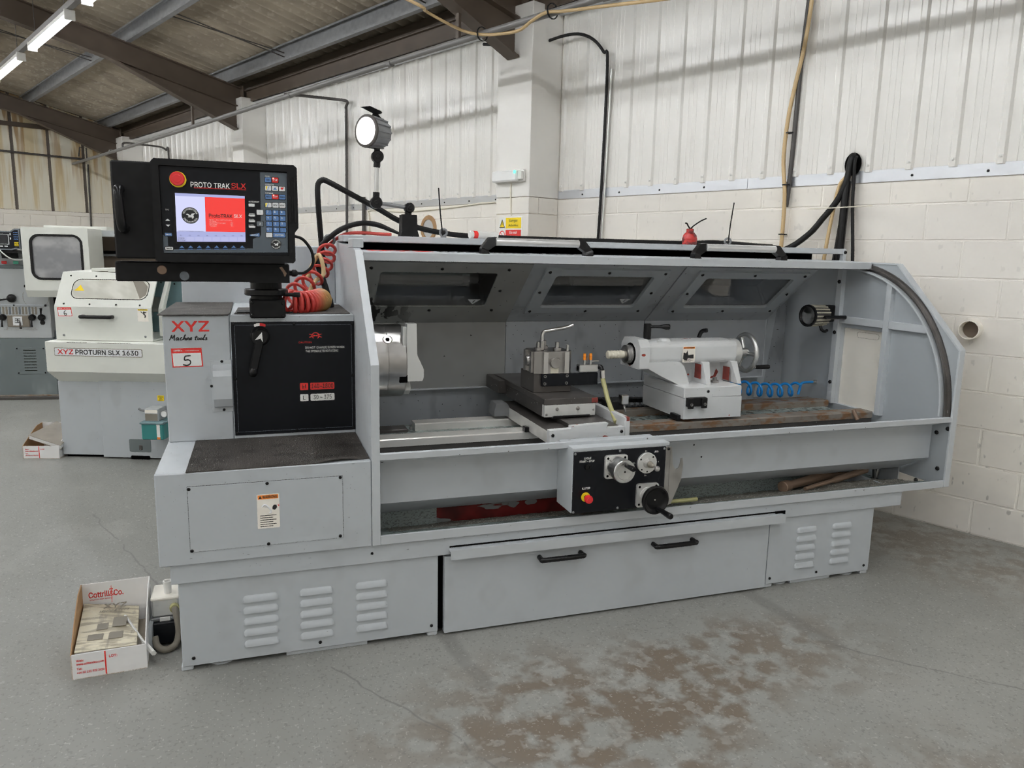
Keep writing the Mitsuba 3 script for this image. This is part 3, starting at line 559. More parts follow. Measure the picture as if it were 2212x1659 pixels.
def pan(y): return np.where(np.asarray(y) < .385, .487 - .296 * np.asarray(y), .374)
def on_pan(m):
    v = m.vertices.copy(); v[:, 2] += pan(v[:, 1]); return trimesh.Trimesh(v, m.faces, process=False)
solo('swarf', [on_pan(m) for m in [heap(.84, 3.86, .17, .40, .001, .020, 240, 24), heap(2.1, 3.84, .09, .40, .001, .020, 160, 26), heap(3.1, 3.86, .14, .42, .001, .04, 60, 26)] + chips(900, .84, 3.85, .12, .38, .010) + chips(900, 2.2, 3.85, .06, .39, .014)], 'swarf',
     'metal swarf and turnings lying along the chip tray of the large lathe', 'swarf', kind='stuff')
# ledge box at the left front
lb = put(LA, 'ledge_box', bx(0, .7985, 0, .56, .4511, .8154, .004), G)
ap = put(lb, 'access_panel', prism([(0.112, 0.761), (0.683, 0.761), (0.683, 0.503), (0.112, 0.503)], 'y', -.003, .0005), G)
xq, xw, zq, zw = 0.112, 0.683, 0.761, 0.503
put(lb, 'panel_gap', prism(sbox(xq - .0012, zw - .0012, xw + .0012, zq + .0012).difference(sbox(xq, zw, xw, zq)), 'y', -.0008, .0005), 'black_oxide')
for u in ((0.117, 0.0, 0.752), (0.397, 0.0, 0.753), (0.675, 0.0, 0.756), (0.117, 0.0, 0.508), (0.395, 0.0, 0.507), (0.671, 0.0, 0.511)): screw(lb, (u[0], -.003, u[2]), r=.0065)
def warn(parent, x0, z0, x1, z1, y, head='orange_label', lines=6, big=True):
    """A printed safety label: coloured heading, a picture and lines of print."""
    l = put(parent, 'warning_label', prism(rr(x0, z0, x1, z1, .004), 'y', y - .0008, y), 'cream_board')
    w, h = x1 - x0, z1 - z0; hb = z1 - h * .14
    put(l, 'heading', prism(rr(x0 + w * .04, hb, x1 - w * .04, z1 - h * .02), 'y', y - .0011, y - .0006), head)
    put(l, 'lettering', [text('WARNING', h * .075, (x0 + w * .58, y - .0011, hb + h * .025), w=w * .66, bold=True), prism([(x0 + w * .08, hb + h * .02), (x0 + w * .22, hb + h * .02), (x0 + w * .15, hb + h * .1)], 'y', y - .0016, y - .001)], 'ink_black')
    if lines: put(l, 'print', [prism(rr(x0 + w * .12, z0 + h * (.05 + .38 * k / lines) , x0 + w * (.85 if k % 2 else .7), z0 + h * (.07 + .38 * k / lines)), 'y', y - .0011, y - .0006) for k in range(lines)], 'ink_black')
    return l
l = warn(lb, 0.357, 0.572, 0.44, 0.71, -.003)
lx, lz, lw, lh = 0.357, 0.572, .091, .115
put(l, 'picture', [tube([(lx + .018, -.0042, lz + .088), (lx + .028, -.0042, lz + .096), (lx + .040, -.0042, lz + .088), (lx + .052, -.0042, lz + .068), (lx + .045, -.0042, lz + .06)], .0035, 6, 3), rev([(.007, 0), (.007, .001), (.004, .001)], (lx + .034, -.004, lz + .09), (0, -1, 0), 14)], 'key_white')
put(l, 'hand_mark', [prism([(lx + .056, lz + .084), (lx + .062, lz + .094), (lx + .072, lz + .093), (lx + .074, lz + .082), (lx + .066, lz + .073), (lx + .057, lz + .075)], 'y', -.0043, -.0036)], 'ink_black')
put(l, 'cross_mark', [text('x', .012, (lx + .080, -.0038, lz + .086))], 'ink_red')
# headstock
hs = put(LA, 'headstock', bx(.270, .800, .500, 1.30, .815, 1.364, .004), G)
put(hs, 'side_column', bx(.005, .2685, .4985, 1.30, .8155, 1.3635, .004), G)
put(hs, 'back_cabinet', bx(.02, .80, 1.301, 1.52, .82, 1.668, .004), G)
pn = put(hs, 'gear_panel', bx(.2745, .799, .4955, .5005, .832, 1.334, .001), 'black_panel')
e = .014; put(pn, 'border_line', [bx(.2745 + e, .799 - e, .495, .4956, q, q + .0012, 0) for q in (.832 + e, 1.334 - e)] + [bx(q, q + .0012, .495, .4956, .832 + e, 1.334 - e, 0) for q in (.2745 + e, .799 - e)], 'key_grey')
for x in (.284, .536, .789):
    for z in (.842, 1.086, 1.324):
        if not (x == .536 and z == 1.086): screw(pn, (x, .4955, z), r=.007)
hc = (0.393, 0.49, 1.271); he = (0.359, 0.47, 1.119)
lv = put(pn, 'gear_lever', rev([(0, .034), (.030, .034), (.036, .028), (.038, .004), (.042, 0)][::-1], (hc[0], .4955, hc[2]), (0, -1, 0), 28), 'black_plastic', 30)
p0, p1 = np.array([hc[0] - .004, 0, hc[2] - .02]), np.array([he[0], 0, he[2]]); dr_ = (p1 - p0) / np.linalg.norm(p1 - p0); sd = np.array([-dr_[2], 0, dr_[0]])
put(lv, 'arm', hull([p0 + sd * .020 + (0, .475, 0), p0 - sd * .020 + (0, .475, 0), p0 + sd * .015 + (0, .462, 0), p0 - sd * .015 + (0, .462, 0), p1 + sd * .018 + (0, .462, 0), p1 - sd * .018 + (0, .462, 0), p1 + sd * .012 + (0, .445, 0), p1 - sd * .012 + (0, .445, 0)]), 'black_powder')
put(lv, 'grip', rev([(0, -.02), (.014, -.018), (.019, -.004), (.0185, .006), (.012, .018), (0, .022)], (p1[0], .455, p1[2]), dr_, 14), 'black_plastic', 50)
put(lv, 'pointer', prism([(hc[0] - .022, hc[2] - .012), (hc[0] + .008, hc[2] + .022), (hc[0] + .010, hc[2] - .022), (hc[0] + .001, hc[2] - .006)], 'y', .4590, .4612), 'white_label')
for k, a in enumerate(np.linspace(112, 68, 6)):
    c, s_ = math.cos(math.radians(a)), math.sin(math.radians(a)); put(pn, 'scale_mark', bx(hc[0] + .052 * c - .004, hc[0] + .052 * c + .004, .4948, .4956, hc[2] + .052 * s_ - .006, hc[2] + .052 * s_ + .006, 0), 'white_label' if k < 3 else 'ink_red')
Yp = .4949
put(pn, 'lettering', [text('CAUTION', .0075, (0.582, Yp, 1.238), w=.055)], 'ink_red')
put(pn, 'lettering', [text('DO NOT CHANGE SPEED WHEN', .0095, (0.583, Yp, 1.213), w=.170, align='l'), text('THE SPINDLE IS ROTATING', .0095, (0.583, Yp, 1.197), w=.143, align='l')], 'white_label')
c = (0.628, 0.495, 1.271); ang = np.radians(np.linspace(-55, 235, 24))
put(pn, 'caution_symbol', [prism(unary_union([LineString([(c[0] + .016 * math.cos(a), c[2] + .013 * math.sin(a)) for a in ang]).buffer(.0016), LineString([(c[0] - .026, c[2] + .007), (c[0] + .026, c[2] - .007)]).buffer(.0014), LineString([(c[0] - .026, c[2] - .007), (c[0] + .026, c[2] + .007)]).buffer(.0014)]), 'y', .4947, .4956)], 'red_label')
for z, m, a_, n_ in ((1.042, 'red_label', 'H', '140~1800'), (0.991, 'white_label', 'L', '30 ~ 375')):
    x0, x1, x2, x3 = 0.555, 0.591, 0.6, 0.706
    put(pn, 'range_plate', [prism(rr(x0, z - .016, x1, z + .016, .004), 'y', .4945, .4956)], m); put(pn, 'range_plate', [prism(rr(x2, z - .016, x3, z + .016, .004), 'y', .4945, .4956)], m)
    put(pn, 'lettering', [text(a_, .018, ((x0 + x1) / 2, .4943, z - .009)), text(n_, .019, ((x2 + x3) / 2, .4943, z - .009), w=(x3 - x2) * (.9 if m[0] == 'r' else .75))], 'ink_black')
put(hs, 'lettering', [text('XYZ', 1.339 - 1.296, (0.04, .4982, 1.296), w=0.187 - 0.04, align='l', bold=True)], 'red_label')
def brush(strokes, x, z, k, y, r): return [tube([(x + (u + .22 * v) * k, y, z + v * k) for u, v in s], r, 6, 5) for s in strokes]
SCRIPT = ([(0, 0), (.15, .5), (.25, 1), (.45, .35), (.75, 1), (.8, .4), (.85, .05), (1.0, 0)], [(1.55, .45), (1.3, .5), (1.15, .2), (1.3, 0), (1.5, .2), (1.6, .45), (1.58, .05), (1.75, .05)], [(2.2, .42), (2.05, .5), (1.9, .2), (2.05, 0), (2.3, .1)], [(2.35, 0), (2.55, .6), (2.7, 1), (2.6, .9), (2.48, .1), (2.65, .42), (2.8, .35), (2.8, .02), (2.95, .05)],
          [(3.0, .4), (3.02, .02), (3.15, .08)], [(3.2, 0), (3.25, .42), (3.4, .42), (3.5, .3), (3.5, .02), (3.65, .05)], [(3.7, .2), (3.95, .3), (3.9, .48), (3.72, .35), (3.75, .05), (4.05, .05)],
          [(4.75, .8), (4.65, .1), (4.85, .02)], [(4.45, .52), (5.0, .58)], [(5.2, .42), (5.05, .2), (5.2, 0), (5.4, .2), (5.2, .42)], [(5.7, .42), (5.55, .2), (5.7, 0), (5.9, .2), (5.7, .42)], [(6.0, .02), (6.2, .6), (6.3, 1), (6.15, .6), (6.15, .02), (6.3, .05)], [(6.75, .42), (6.5, .38), (6.75, .12), (6.6, -.02), (6.4, .04)])
put(hs, 'script_lettering', brush(SCRIPT, 0.029, 1.259, .0217, .4982, .0023), 'ink_black')
cb = put(hs, 'junction_cover', prism([(.4985, 1.153), (.465, 1.129), (.452, 1.105), (.452, 1.006), (.47, 0.971), (.4985, 0.961)], 'x', 0.195, .2705), GL)
put(cb, 'flange', bx(0.185, .2705, .4965, .4985, 0.942, 1.17, .001), GL)
for u in ((0.232, 0.497, 1.164), (0.186, 0.497, 1.057), (0.233, 0.497, 0.951)): screw(cb, (u[0], .4968, u[2]), r=.006)
def lot(parent, corners, digit, y):
    """A red-bordered lot sticker with a handwritten number."""
    o = np.array(corners[0], float); ex = np.array(corners[1], float) - o; ez = o - np.array(corners[3], float); w, h = np.linalg.norm(ex), np.linalg.norm(ez); ex, ez = ex / w, ez / h; o = o - ez * h
    f = lambda m: on_plane(m, o, ex, ez)
    l = put(parent, 'lot_sticker', f(prism(sbox(0, 0, w, h), 'y', -.0008, .0005)), 'red_label')
    put(l, 'white_field', f(prism(sbox(w * .035, h * .05, w * .965, h * .74), 'y', -.0013, -.0006)), 'paper_white')
    put(l, 'lettering', [f(text('Cottrill&Co.', h * .09, (w * .22, -.0008, h * .84), w=w * .30, bold=True)), f(text('www.cottandco.com', h * .06, (w * .69, -.0008, h * .845), w=w * .44))], 'paper_white')
    st = {5: ([(.62, .68), (.60, .70), (.36, .66), (.33, .44), (.50, .46), (.62, .36), (.58, .20), (.40, .12), (.22, .18)], ), 6: ([(.62, .74), (.46, .66), (.36, .42), (.40, .2), (.55, .14), (.66, .26), (.58, .40), (.42, .34), (.38, .24)], )}[digit]
    k = h * .93; cx = w * .5 - k * .46
    put(l, 'digit', [f(tube([(cx + k * u, -.0016, k * (v * .95 - .02)) for u, v in s], h * .034, 6, 5)) for s in st], 'ink_black')
lot(hs, [(0.033, 0.498, 1.224), (0.153, 0.498, 1.225), (0.154, 0.498, 1.147), (0.036, 0.498, 1.143)], 5, .498)
# end guards of the hood
gp = [(0, .4534), (0, 1.205), (.445, 1.650), (.52, 1.664), (1.32, 1.70), (1.32, .4534)]
lg = put(LA, 'left_guard', prism(gp, 'x', .800, .832), G)
put(lg, 'front_edge', [bx(.8005, .8335, -.003, .002, .4534, 1.205, .001), prism([(-.003, 1.203), (.443, 1.652), (.447, 1.648), (.002, 1.201)], 'x', .8005, .8335)], 'chipped_paint')
put(lg, 'bracket', bx(.797, .846, .50, .66, 1.662, 1.704, .003), 'chipped_paint')
yc, zc, Ro, Ri = .81, .85, .795, .757
hole = sbox(.50, .752, .868, 1.242)
rp = Polygon([(0, .4534), (0, 1.20), (.471, 1.641), (.60, 1.645), (1.42, 1.66), (1.42, .4534)]).difference(hole)
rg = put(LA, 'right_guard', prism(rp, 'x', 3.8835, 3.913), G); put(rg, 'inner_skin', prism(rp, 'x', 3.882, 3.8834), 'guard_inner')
put(rg, 'front_flange', [bx(3.876, 3.9135, -.002, .010, .4534, 1.20, .002), prism([(-.002, 1.20), (.470, 1.643), (.475, 1.636), (.008, 1.196)], 'x', 3.876, 3.9135), prism([(.47, 1.643), (.75, 1.648), (.75, 1.640), (.472, 1.635)], 'x', 3.876, 3.9135)], GL)
an = np.radians(np.linspace(88, 181, 40))
def sector(r0, r1): return Polygon([(yc - r1 * math.sin(a - math.pi / 2), zc + r1 * math.cos(a - math.pi / 2)) for a in an] + [(yc - r0 * math.sin(a - math.pi / 2), zc + r0 * math.cos(a - math.pi / 2)) for a in an[::-1]])
put(rg, 'arc_rail', prism(sector(Ri, Ro), 'x', 3.872, 3.882), 'dark_steel', label='curved dark steel rail that guides the hood')
put(rg, 'arc_rim', prism(sector(Ri - .010, Ri), 'x', 3.846, 3.882), GL); put(rg, 'arc_rim', prism(sector(Ri + .016, Ri + .021), 'x', 3.853, 3.873), 'steel')
arcz = lambda y: zc + math.sqrt(max(Ri ** 2 - (y - yc) ** 2, 0))
put(rg, 'upright', prism([(.470, .752), (.508, .752), (.508, arcz(.508) - .01), (.470, arcz(.47) - .01)], 'x', 3.852, 3.882), GL)
put(rg, 'upright', prism([(.868, .752), (.908, .752), (.908, 1.62), (.868, 1.62)], 'x', 3.852, 3.882), GL)
yl = yc - math.sqrt(Ri ** 2 - (1.29 - zc) ** 2) + .012
put(rg, 'cross_rail', [bx(3.854, 3.882, yl, .469, 1.268, 1.312, .002), bx(3.854, 3.882, .509, .867, 1.268, 1.312, .002)], GL)
cbd = put(rg, 'closing_board', bx(3.9135, 3.918, .485, .885, .74, 1.255, 0), 'cream_board', label='cream board closing the square opening in the end guard')
st = LineString([(.605, 1.204), (.745, 1.204)]); put(cbd, 'slot_outline', prism(st.buffer(.018).difference(st.buffer(.0165)), 'x', 3.9128, 3.9138), 'conduit_grey')
for u in ((3.876, 0.087, 0.739), (3.876, 0.02, 0.774), (3.876, 0.055, 0.544), (3.876, 0.184, 0.441)): screw(rg, (3.882, u[1], u[2]), (-1, 0, 0), .012, name='bolt')
for u in ((3.86, 0.879, 1.524), (3.86, 0.881, 1.206), (3.86, 0.885, 0.887)): screw(rg, (3.852, .888, u[2]), (-1, 0, 0), .012, name='bolt')
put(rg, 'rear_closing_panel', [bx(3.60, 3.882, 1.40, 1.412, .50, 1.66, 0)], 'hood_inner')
put(rg, 'rear_strip', [prism([(3.66, .70), (3.72, .70), (3.80, 1.34), (3.88, 1.42), (3.88, 1.50), (3.745, 1.36)], 'y', 1.394, 1.40)], G)
# back of the hood: upright and sloping panels with three dark windows
Sv, Sn, Sp = np.array([0, -.7979, .6028]), np.array([0, -.6028, -.7979]), np.array([0, 1.3, 1.25])
def slope(poly, h0, h1):                       # outline in (x, t), t up the slope; h towards the inside of the hood
    m = prism(poly, 'z', h0, h1); v = m.vertices
    return trimesh.Trimesh(np.outer(v[:, 0], (1, 0, 0)) + np.outer(v[:, 1], Sv) + np.outer(v[:, 2], Sn) + Sp, m.faces[:, ::-1], process=False)
wins = [[(0.98, 0.496), (1.606, 0.486), (1.623, 0.165), (0.99, 0.174)], [(1.948, 0.483), (2.552, 0.489), (2.565, 0.163), (1.951, 0.17)], [(2.89, 0.488), (3.519, 0.488), (3.53, 0.174), (2.91, 0.166)]]
secs = ((.834, 1.790), (1.794, 2.721), (2.721 + .004, 3.641))
T1 = .575
for i, ((xa, xb), w) in enumerate(zip(secs, wins)):
    t1, t0 = (w[0][1] + w[1][1]) / 2, (w[2][1] + w[3][1]) / 2; xl, xr = max((w[0][0] + w[3][0]) / 2, xa + .03), min((w[1][0] + w[2][0]) / 2, xb - .03)
    HM = 'hood_dirt_shade' if i == 0 else 'hood_inner'
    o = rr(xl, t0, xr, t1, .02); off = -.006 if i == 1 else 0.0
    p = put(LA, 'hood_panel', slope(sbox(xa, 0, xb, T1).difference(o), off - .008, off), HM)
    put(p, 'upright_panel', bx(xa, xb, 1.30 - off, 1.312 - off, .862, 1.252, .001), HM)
    put(p, 'hem', [bx(xa, xb, 1.285 - off, 1.312, .858, .866, .001)], 'chipped_paint')
    if i: put(p, 'window_frame', slope(rr(xl - .075, t0 - .055, xr + .075, t1 + .06, .004).difference(o), off, off + .014), 'guard_inner')
    put(p, 'window_pane', slope(o.buffer(-.0005), off - .007, off - .006), 'pane_glass', label='dark see-through window in the sloping back of the hood')
    bxm = o.buffer(.002); put(p, 'window_box', [slope(bxm.buffer(.006).difference(bxm), off - .16, off - .0085), slope(bxm.buffer(.006), off - .168, off - .16)], 'void_black')  # box interior painted black in place of the shade behind the pane
    tm = (t0 + t1) / 2
    if i < 2:
        c0 = Sp + Sv * (tm + .01) - Sn * .075
        a_, b_ = (xl + .02, xr - .16) if i == 0 else (xl + .16, xr - .05)
        put(p, 'lamp_tube', cyl(c0 + np.array([a_, 0, 0]), c0 + np.array([b_, 0, 0]), .036, 20), 'tube_grey', 40); put(p, 'tube_cap', cyl(c0 + np.array([b_, 0, 0]), c0 + np.array([b_ + .09, 0, 0]), .030, 16), 'tube_grey', 40)
    if i < 2:
        tx, tz = xr - .075, t0 + .042; tri = Polygon([(tx - .036, tz + .022), (tx + .036, tz + .022), (tx, tz - .025)])
        put(p, 'triangle_label', slope(tri, off - .0055, off - .0045), 'key_white'); m = slope(unary_union([LineString([(tx - .002, tz - .006), (tx + .004, tz + .010)]).buffer(.003), Point(tx + .006, tz + .016).buffer(.003)]), off - .0045, off - .004); put(p, 'mark', m, 'ink_black')
    for q in ((xl - .05, t0 - .035), ((xl + xr) / 2, t0 - .035), (xr + .05, t0 - .035), (xr + .05, (t0 + t1) / 2), (xr + .05, t1 + .035), ((xl + xr) / 2, t1 + .035), (xl - .05, t1 + .035), (xl - .05, (t0 + t1) / 2)):
        if xa + .01 < q[0] < xb - .01: screw(p, Sp + np.array([q[0], 0, 0]) + Sv * q[1] + Sn * (off + (.014 if i else 0)), Sn, .009)
for x in (1.792, secs[1][1] + .002): put(LA, 'hood_seam', [slope(sbox(x - .012, -.01, x + .012, .60), -.016, -.012), bx(x - .012, x + .012, 1.3125, 1.316, .862, 1.262, 0)], 'hood_dirt_shade')
put(LA, 'hood_seam', prism([(1.301, 1.236), (1.33, 1.24), (1.33, 1.272), (1.290, 1.2795), (1.286, 1.2745), (1.3125, 1.258), (1.3125, 1.236)], 'x', .834, 3.641), 'hood_dirt_shade')
put(LA, 'hood_side', prism([(1.30, .866), (1.34, .866), (1.34, 1.27), (.90, 1.60), (.845, 1.60), (1.30, 1.254)], 'x', 3.641, 3.648), GL)
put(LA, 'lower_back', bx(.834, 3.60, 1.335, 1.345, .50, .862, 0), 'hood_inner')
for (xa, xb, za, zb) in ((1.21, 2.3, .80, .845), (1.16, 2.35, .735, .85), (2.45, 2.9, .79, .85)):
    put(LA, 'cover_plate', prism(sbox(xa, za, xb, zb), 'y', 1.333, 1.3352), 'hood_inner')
# the lid: front bar, roof sheet, top cover
ld = put(LA, 'hood_lid', prism([(.655, 1.606), (.655, 1.643), (.662, 1.6465), (.93, 1.655), (.93, 1.651), (.665, 1.6425), (.665, 1.609)], 'x', .848, 3.868), 'chipped_paint')
put(ld, 'roof_sheet', prism([(.664, 1.6465), (.93, 1.656), (.93, 1.652), (.664, 1.6425)], 'x', .849, 3.867), GL)
put(ld, 'rear_seal', bx(.834, 3.641, .93, .945, 1.58, 1.653, 0), 'black_oxide')
put(ld, 'lettering', [text('XYZ', .085, (.905, .80, 1.6518), (1, 0, 0), (0, .9994, .036), w=.33, align='l', bold=True)], 'red_label')
put(ld, 'lettering', [text('MACHINE TOOLS', .085, (1.27, .80, 1.6518), (1, 0, 0), (0, .9994, .036), w=.86, align='l')], 'ink_black')
for xa, xb in ((1.50, 2.012), (2.72, 3.235)):
    h = put(ld, 'grab_rail', cyl((xa + .03, .70, 1.709), (xb - .03, .70, 1.709), .0195, 24), 'alu_satin', 40, 'bright aluminium grab rail on black end brackets')
    for x, s in ((xa, 1), (xb, -1)):
        pts = [(x - s * .048, .685, 1.645), (x - s * .004, .685, 1.645), (x - s * .048, .735, 1.648), (x - s * .004, .735, 1.648), (x - s * .048, .685, 1.672), (x - s * .046, .735, 1.672)]
        q = [(x - s * .002, .694, 1.690), (x + s * .035, .694, 1.694), (x - s * .002, .737, 1.690), (x + s * .035, .737, 1.694), (x - s * .005, .70, 1.728), (x + s * .035, .70, 1.732), (x - s * .005, .732, 1.730), (x + s * .035, .732, 1.733), (x - s * .044, .692, 1.680), (x - s * .044, .734, 1.680), (x - s * .01, .69, 1.665), (x - s * .01, .736, 1.665)]
        put(h, 'end_bracket', hull(pts + q[-4:]), 'black_plastic', 40); put(h, 'end_socket', hull(q), 'black_plastic', 40)
tc = put(LA, 'top_cover', bx(.80, 3.888, .90, 1.42, 1.694, 1.726, .002), 'chipped_paint')
put(tc, 'shade_face', bx(.80, 3.888, 1.20, 1.21, 1.645, 1.694, 0), 'void_black'); put(tc, 'end_piece', bx(3.872, 3.892, .895, .93, 1.642, 1.727, .002), GL); screw(tc, (3.882, .895, 1.705), r=.011)  # black back face paints in the shadow under the top cover
for x, y in ((1.345, 1.05), (3.125, 1.05)):
    eb_ = put(tc, 'eye_bolt', rev([(.018 + .0065 * math.cos(a), .0065 * math.sin(a)) for a in np.linspace(0, 2 * math.pi, 9)], (x, y, 1.755), (.35, 1, 0), 20), 'galvanised', True, 'steel eye bolt'); put(eb_, 'collar', cyl((x, y, 1.725), (x, y, 1.735), .016, 14), 'galvanised')
    put(eb_, 'wire_tie', tube([(x - .03, y - .01, 1.985), (x - .02, y - .01, 1.86), (x - .005, y - .005, 1.74)] if x < 2 else [(x + .02, y - .01, 1.985), (x + .005, y - .01, 1.86), (x, y - .005, 1.74)], .0035, 6, 3), 'rubber_black')
# front rail and apron
fr_ = put(LA, 'front_rail', prism([(.0, .814), (.0, .838), (.004, .8405), (.022, .8390), (.112, .792), (.112, .775), (.02, .812)], 'x', .833, 3.876), 'chipped_paint')
ax1 = 3.872
ak = put(LA, 'apron', prism([(.112, .592), (.112, .790), (.12, .790), (.12, .597), (.30, .492), (.30, .485)], 'x', .834, ax1), G)
put(ak, 'trough_floor', prism([(.125, .597), (.30, .493), (.47, .50), (.47, .492), (.30, .486), (.12, .592)], 'x', .836, ax1 - .002), G)
screw(ak, (.86, .112, .78), r=.008)
for u in ((2.416, 0.112, 0.693), (2.37, 0.112, 0.756)): screw(ak, (u[0], .112, u[2]), r=.004)
bd = put(LA, 'bed', bx(.86, 3.80, .52, .95, .374, .735, .004), 'tray_wet')
put(bd, 'red_flank', bx(1.16, 2.05, .384, .39, .360, .56, 0), 'bed_red', label='flaking red painted strip of the bed casting'); put(bd, 'flank', bx(.84, 3.70, .388, .52, .372, .56, .003), 'flank_teal')
wf = put(bd, 'front_way', prism([(.50, .735), (.50, .768), (.506, .7735), (.60, .7735), (.60, .735)], 'x', .845, 1.95), 'ground_steel', label='bright ground front slideway')
put(bd, 'front_way', prism([(.50, .735), (.50, .768), (.506, .7735), (.60, .7735), (.60, .735)], 'x', 1.952, 3.835), 'worn_way', label='dull rust-spotted front slideway under the tailstock')
put(bd, 'rear_way', prism([(.80, .732), (.80, .768), (.806, .7735), (.89, .7735), (.89, .732)], 'x', 1.14, 1.95), 'ground_steel'); put(bd, 'rear_way', prism([(.86, .732), (.86, .768), (.866, .7735), (.93, .7735), (.93, .732)], 'x', 1.952, 3.83), 'worn_way')
put(bd, 'gap_block', bx(.845, 1.10, .78, .88, .70, .752, .003), 'dark_steel'); put(bd, 'way_pin', cyl((1.115, .80, .752), (1.12, .79, .752), .008, 10), 'steel')
put(bd, 'rack_cover', bx(.845, 3.84, .507, .52, .65, .733, .001), 'dark_steel')
for x in (1.28, 1.5, 2.35, 2.75, 3.15, 3.5): screw(bd, (x, .507, .70), r=.01)
put(bd, 'end_pin', cyl((3.70, .47, .735), (3.69, .50, .79), .012, 12), 'copper_brown')
put(bd, 'side_sill', bx(2.93, 3.852, 1.02, 1.05, .70, .753, .002), 'white_casting'); put(bd, 'sill_top', bx(2.93, 3.852, 1.0, 1.08, .752, .756, .001), 'worn_way')
# chuck
ys, zs = .70, 1.122
ck = put(LA, 'chuck', rev([(.0, 1.052), (.055, 1.052), (.055, 1.049), (.172, 1.049), (.177, 1.044), (.177, .963), (.1755, .962), (.1755, .960), (.177, .959), (.177, .884), (.174, .880), (.155, .879), (.155, .84), (0, .84)][::-1], (0, ys, zs), (1, 0, 0), 64), 'steel', 30, 'large polished three-jaw chuck')
put(ck, 'bore', cyl((1.050, ys, zs), (1.0535, ys, zs), .045, 24), 'void_black')
th = math.radians(42); rd = np.array([0, -math.cos(th), math.sin(th)]); c = np.array([.962, ys, zs]) + rd * .176
put(ck, 'key_socket', rev([(.024, -.002), (.024, .0015), (.020, .002), (.019, .0005), (.010, .0005)], c, rd, 24), 'chrome', 30); put(ck, 'socket_hole', cyl(c, c + rd * .0012, .0105, 16), 'void_black')
put(ck, 'jaw', [prism([(1.049, 1.316), (1.094, 1.316), (1.097, 1.167), (1.129, 1.098), (1.129, 1.060), (1.122, 1.042), (1.049, 1.042)], 'y', .535, .60), bx(1.03, 1.052, .548, .588, 1.05, 1.30, .001)], 'alu_white', label='bright stepped chuck jaw')
for a in (120, 240):
    m = bx(1.045, 1.078, ys - .028, ys + .028, zs + .06, zs + .17, .003); m = rot(m, (1, 0, 0), -90 + a, (0, ys, zs)); put(ck, 'jaw', m, 'alu_white')
put(ck, 'jaw_slot', bx(1.012, 1.05, ys - .168, ys - .15, zs - .085, zs - .048, .001), 'void_black')
# ---------------------------------------------------------------- carriage, tool post, apron control box
CA = put(LA, 'carriage', prism([(1.65, 0.2, 0.845)[::2], (1.758, 0.2, 0.849)[::2], (1.758, 0.2, 0.86)[::2], (1.95, 0.2, 0.867)[::2], (1.939, 0.2, 0.842)[::2], (2.035, 0.2, 0.844)[::2], (2.037, .775), (1.651, .775)], 'y', .20, .235), 'white_casting')
for u in ((1.666, 0.2, 0.822), (2.021, 0.2, 0.822)): screw(CA, (u[0], .20, u[2]), r=.008)
put(CA, 'saddle', prism([(1.655, .776), (1.655, .835), (1.775, .835), (1.770, .858), (1.967, .858), (1.955, .838), (2.035, .838), (2.035, .776)], 'y', .235, .98), 'dark_steel')
put(CA, 'saddle_cheek', bx(1.6535, 1.6555, .236, .978, .777, .834, 0), 'ground_steel')
put(CA, 'wiper', bx(1.630, 1.652, .480, .520, .774, .800, .002), 'black_plastic')
put(CA, 'slide_front', bx(1.694, 1.966, .385, .42, .866, .926, .002), 'alu_white')
for x, z, r in ((1.76, .905, .009), (1.87, .905, .010), (1.705, .88, .006), (1.955, .895, .006)): screw(CA, (x, .385, z), r=r, mat='steel')
put(CA, 'slide_wiper', prism([(1.73, .862), (1.74, .873), (1.935, .873), (1.92, .866)], 'y', .375, .386), 'black_plastic')
cs = put(CA, 'cross_slide', bx(1.693, 1.978, .39, 1.20, .926, .957, .003), 'dark_steel'); put(cs, 'lower_slide', bx(1.70, 1.96, .42, 1.20, .860, .926, .002), 'dark_steel')
put(cs, 'rear_cover', [bx(1.655, 1.95, 1.0, 1.24, .875, .950, .004)], 'dark_steel')
put(cs, 'red_tip', bx(1.945, 1.981, .388, .41, .928, .955, .003), 'red_primer')
put(CA, 'steady_block', [hull([(x, y, z) for y in (.80, .90) for x, z in ((1.57, .79), (1.57, .82), (1.58, .86), (1.64, .86), (1.66, .83), (1.66, .79))])], 'galvanised', 20)
TP = put(CA, 'tool_post', [prism([(1.700, .56), (1.735, .548), (1.885, .548), (1.905, .57), (1.905, .70), (1.88, .72), (1.72, .72), (1.70, .70)], 'z', 1.056, 1.168)], 'steel', label='bright quick-change tool post')
for x in (1.752, 1.866): put(TP, 'dovetail', [prism([(x - .012, .530), (x + .012, .530), (x + .006, .549), (x - .006, .549)], 'z', 1.058, 1.166)], 'chrome')
put(TP, 'dovetail', [bx(1.688, 1.701, .575, .60, 1.058, 1.166, .001), bx(1.688, 1.701, .66, .69, 1.058, 1.166, .001)], 'steel')
c = (1.806, 0.525, 1.111); put(TP, 'lock_disc', rev([(0, .020), (.026, .020), (.028, .017), (.028, 0)][::-1], (c[0], .548, c[2]), (0, -1, 0), 28), 'steel')
put(TP, 'lock_disc', rev([(0, .024), (.024, .022), (.028, .010), (.028, .003), (.012, 0)][::-1], (1.70, .63, 1.115), (-1, 0, 0), 28), 'steel', 30)
put(TP, 'worn_patch', bx(c[0] - .022, c[0] + .022, .5468, .549, 1.057, 1.092, 0), 'cream_plastic')
for x, y, r in ((1.735, .60, .022), (1.79, .66, .020), (1.83, .58, .022)):
    put(TP, 'top_nut', rev([(0, .044), (.010, .044), (.011, .018), (r, .016), (r, .002), (r * .8, 0)][::-1], (x, y, 1.168), (0, 0, 1), 18), 'steel', 30)
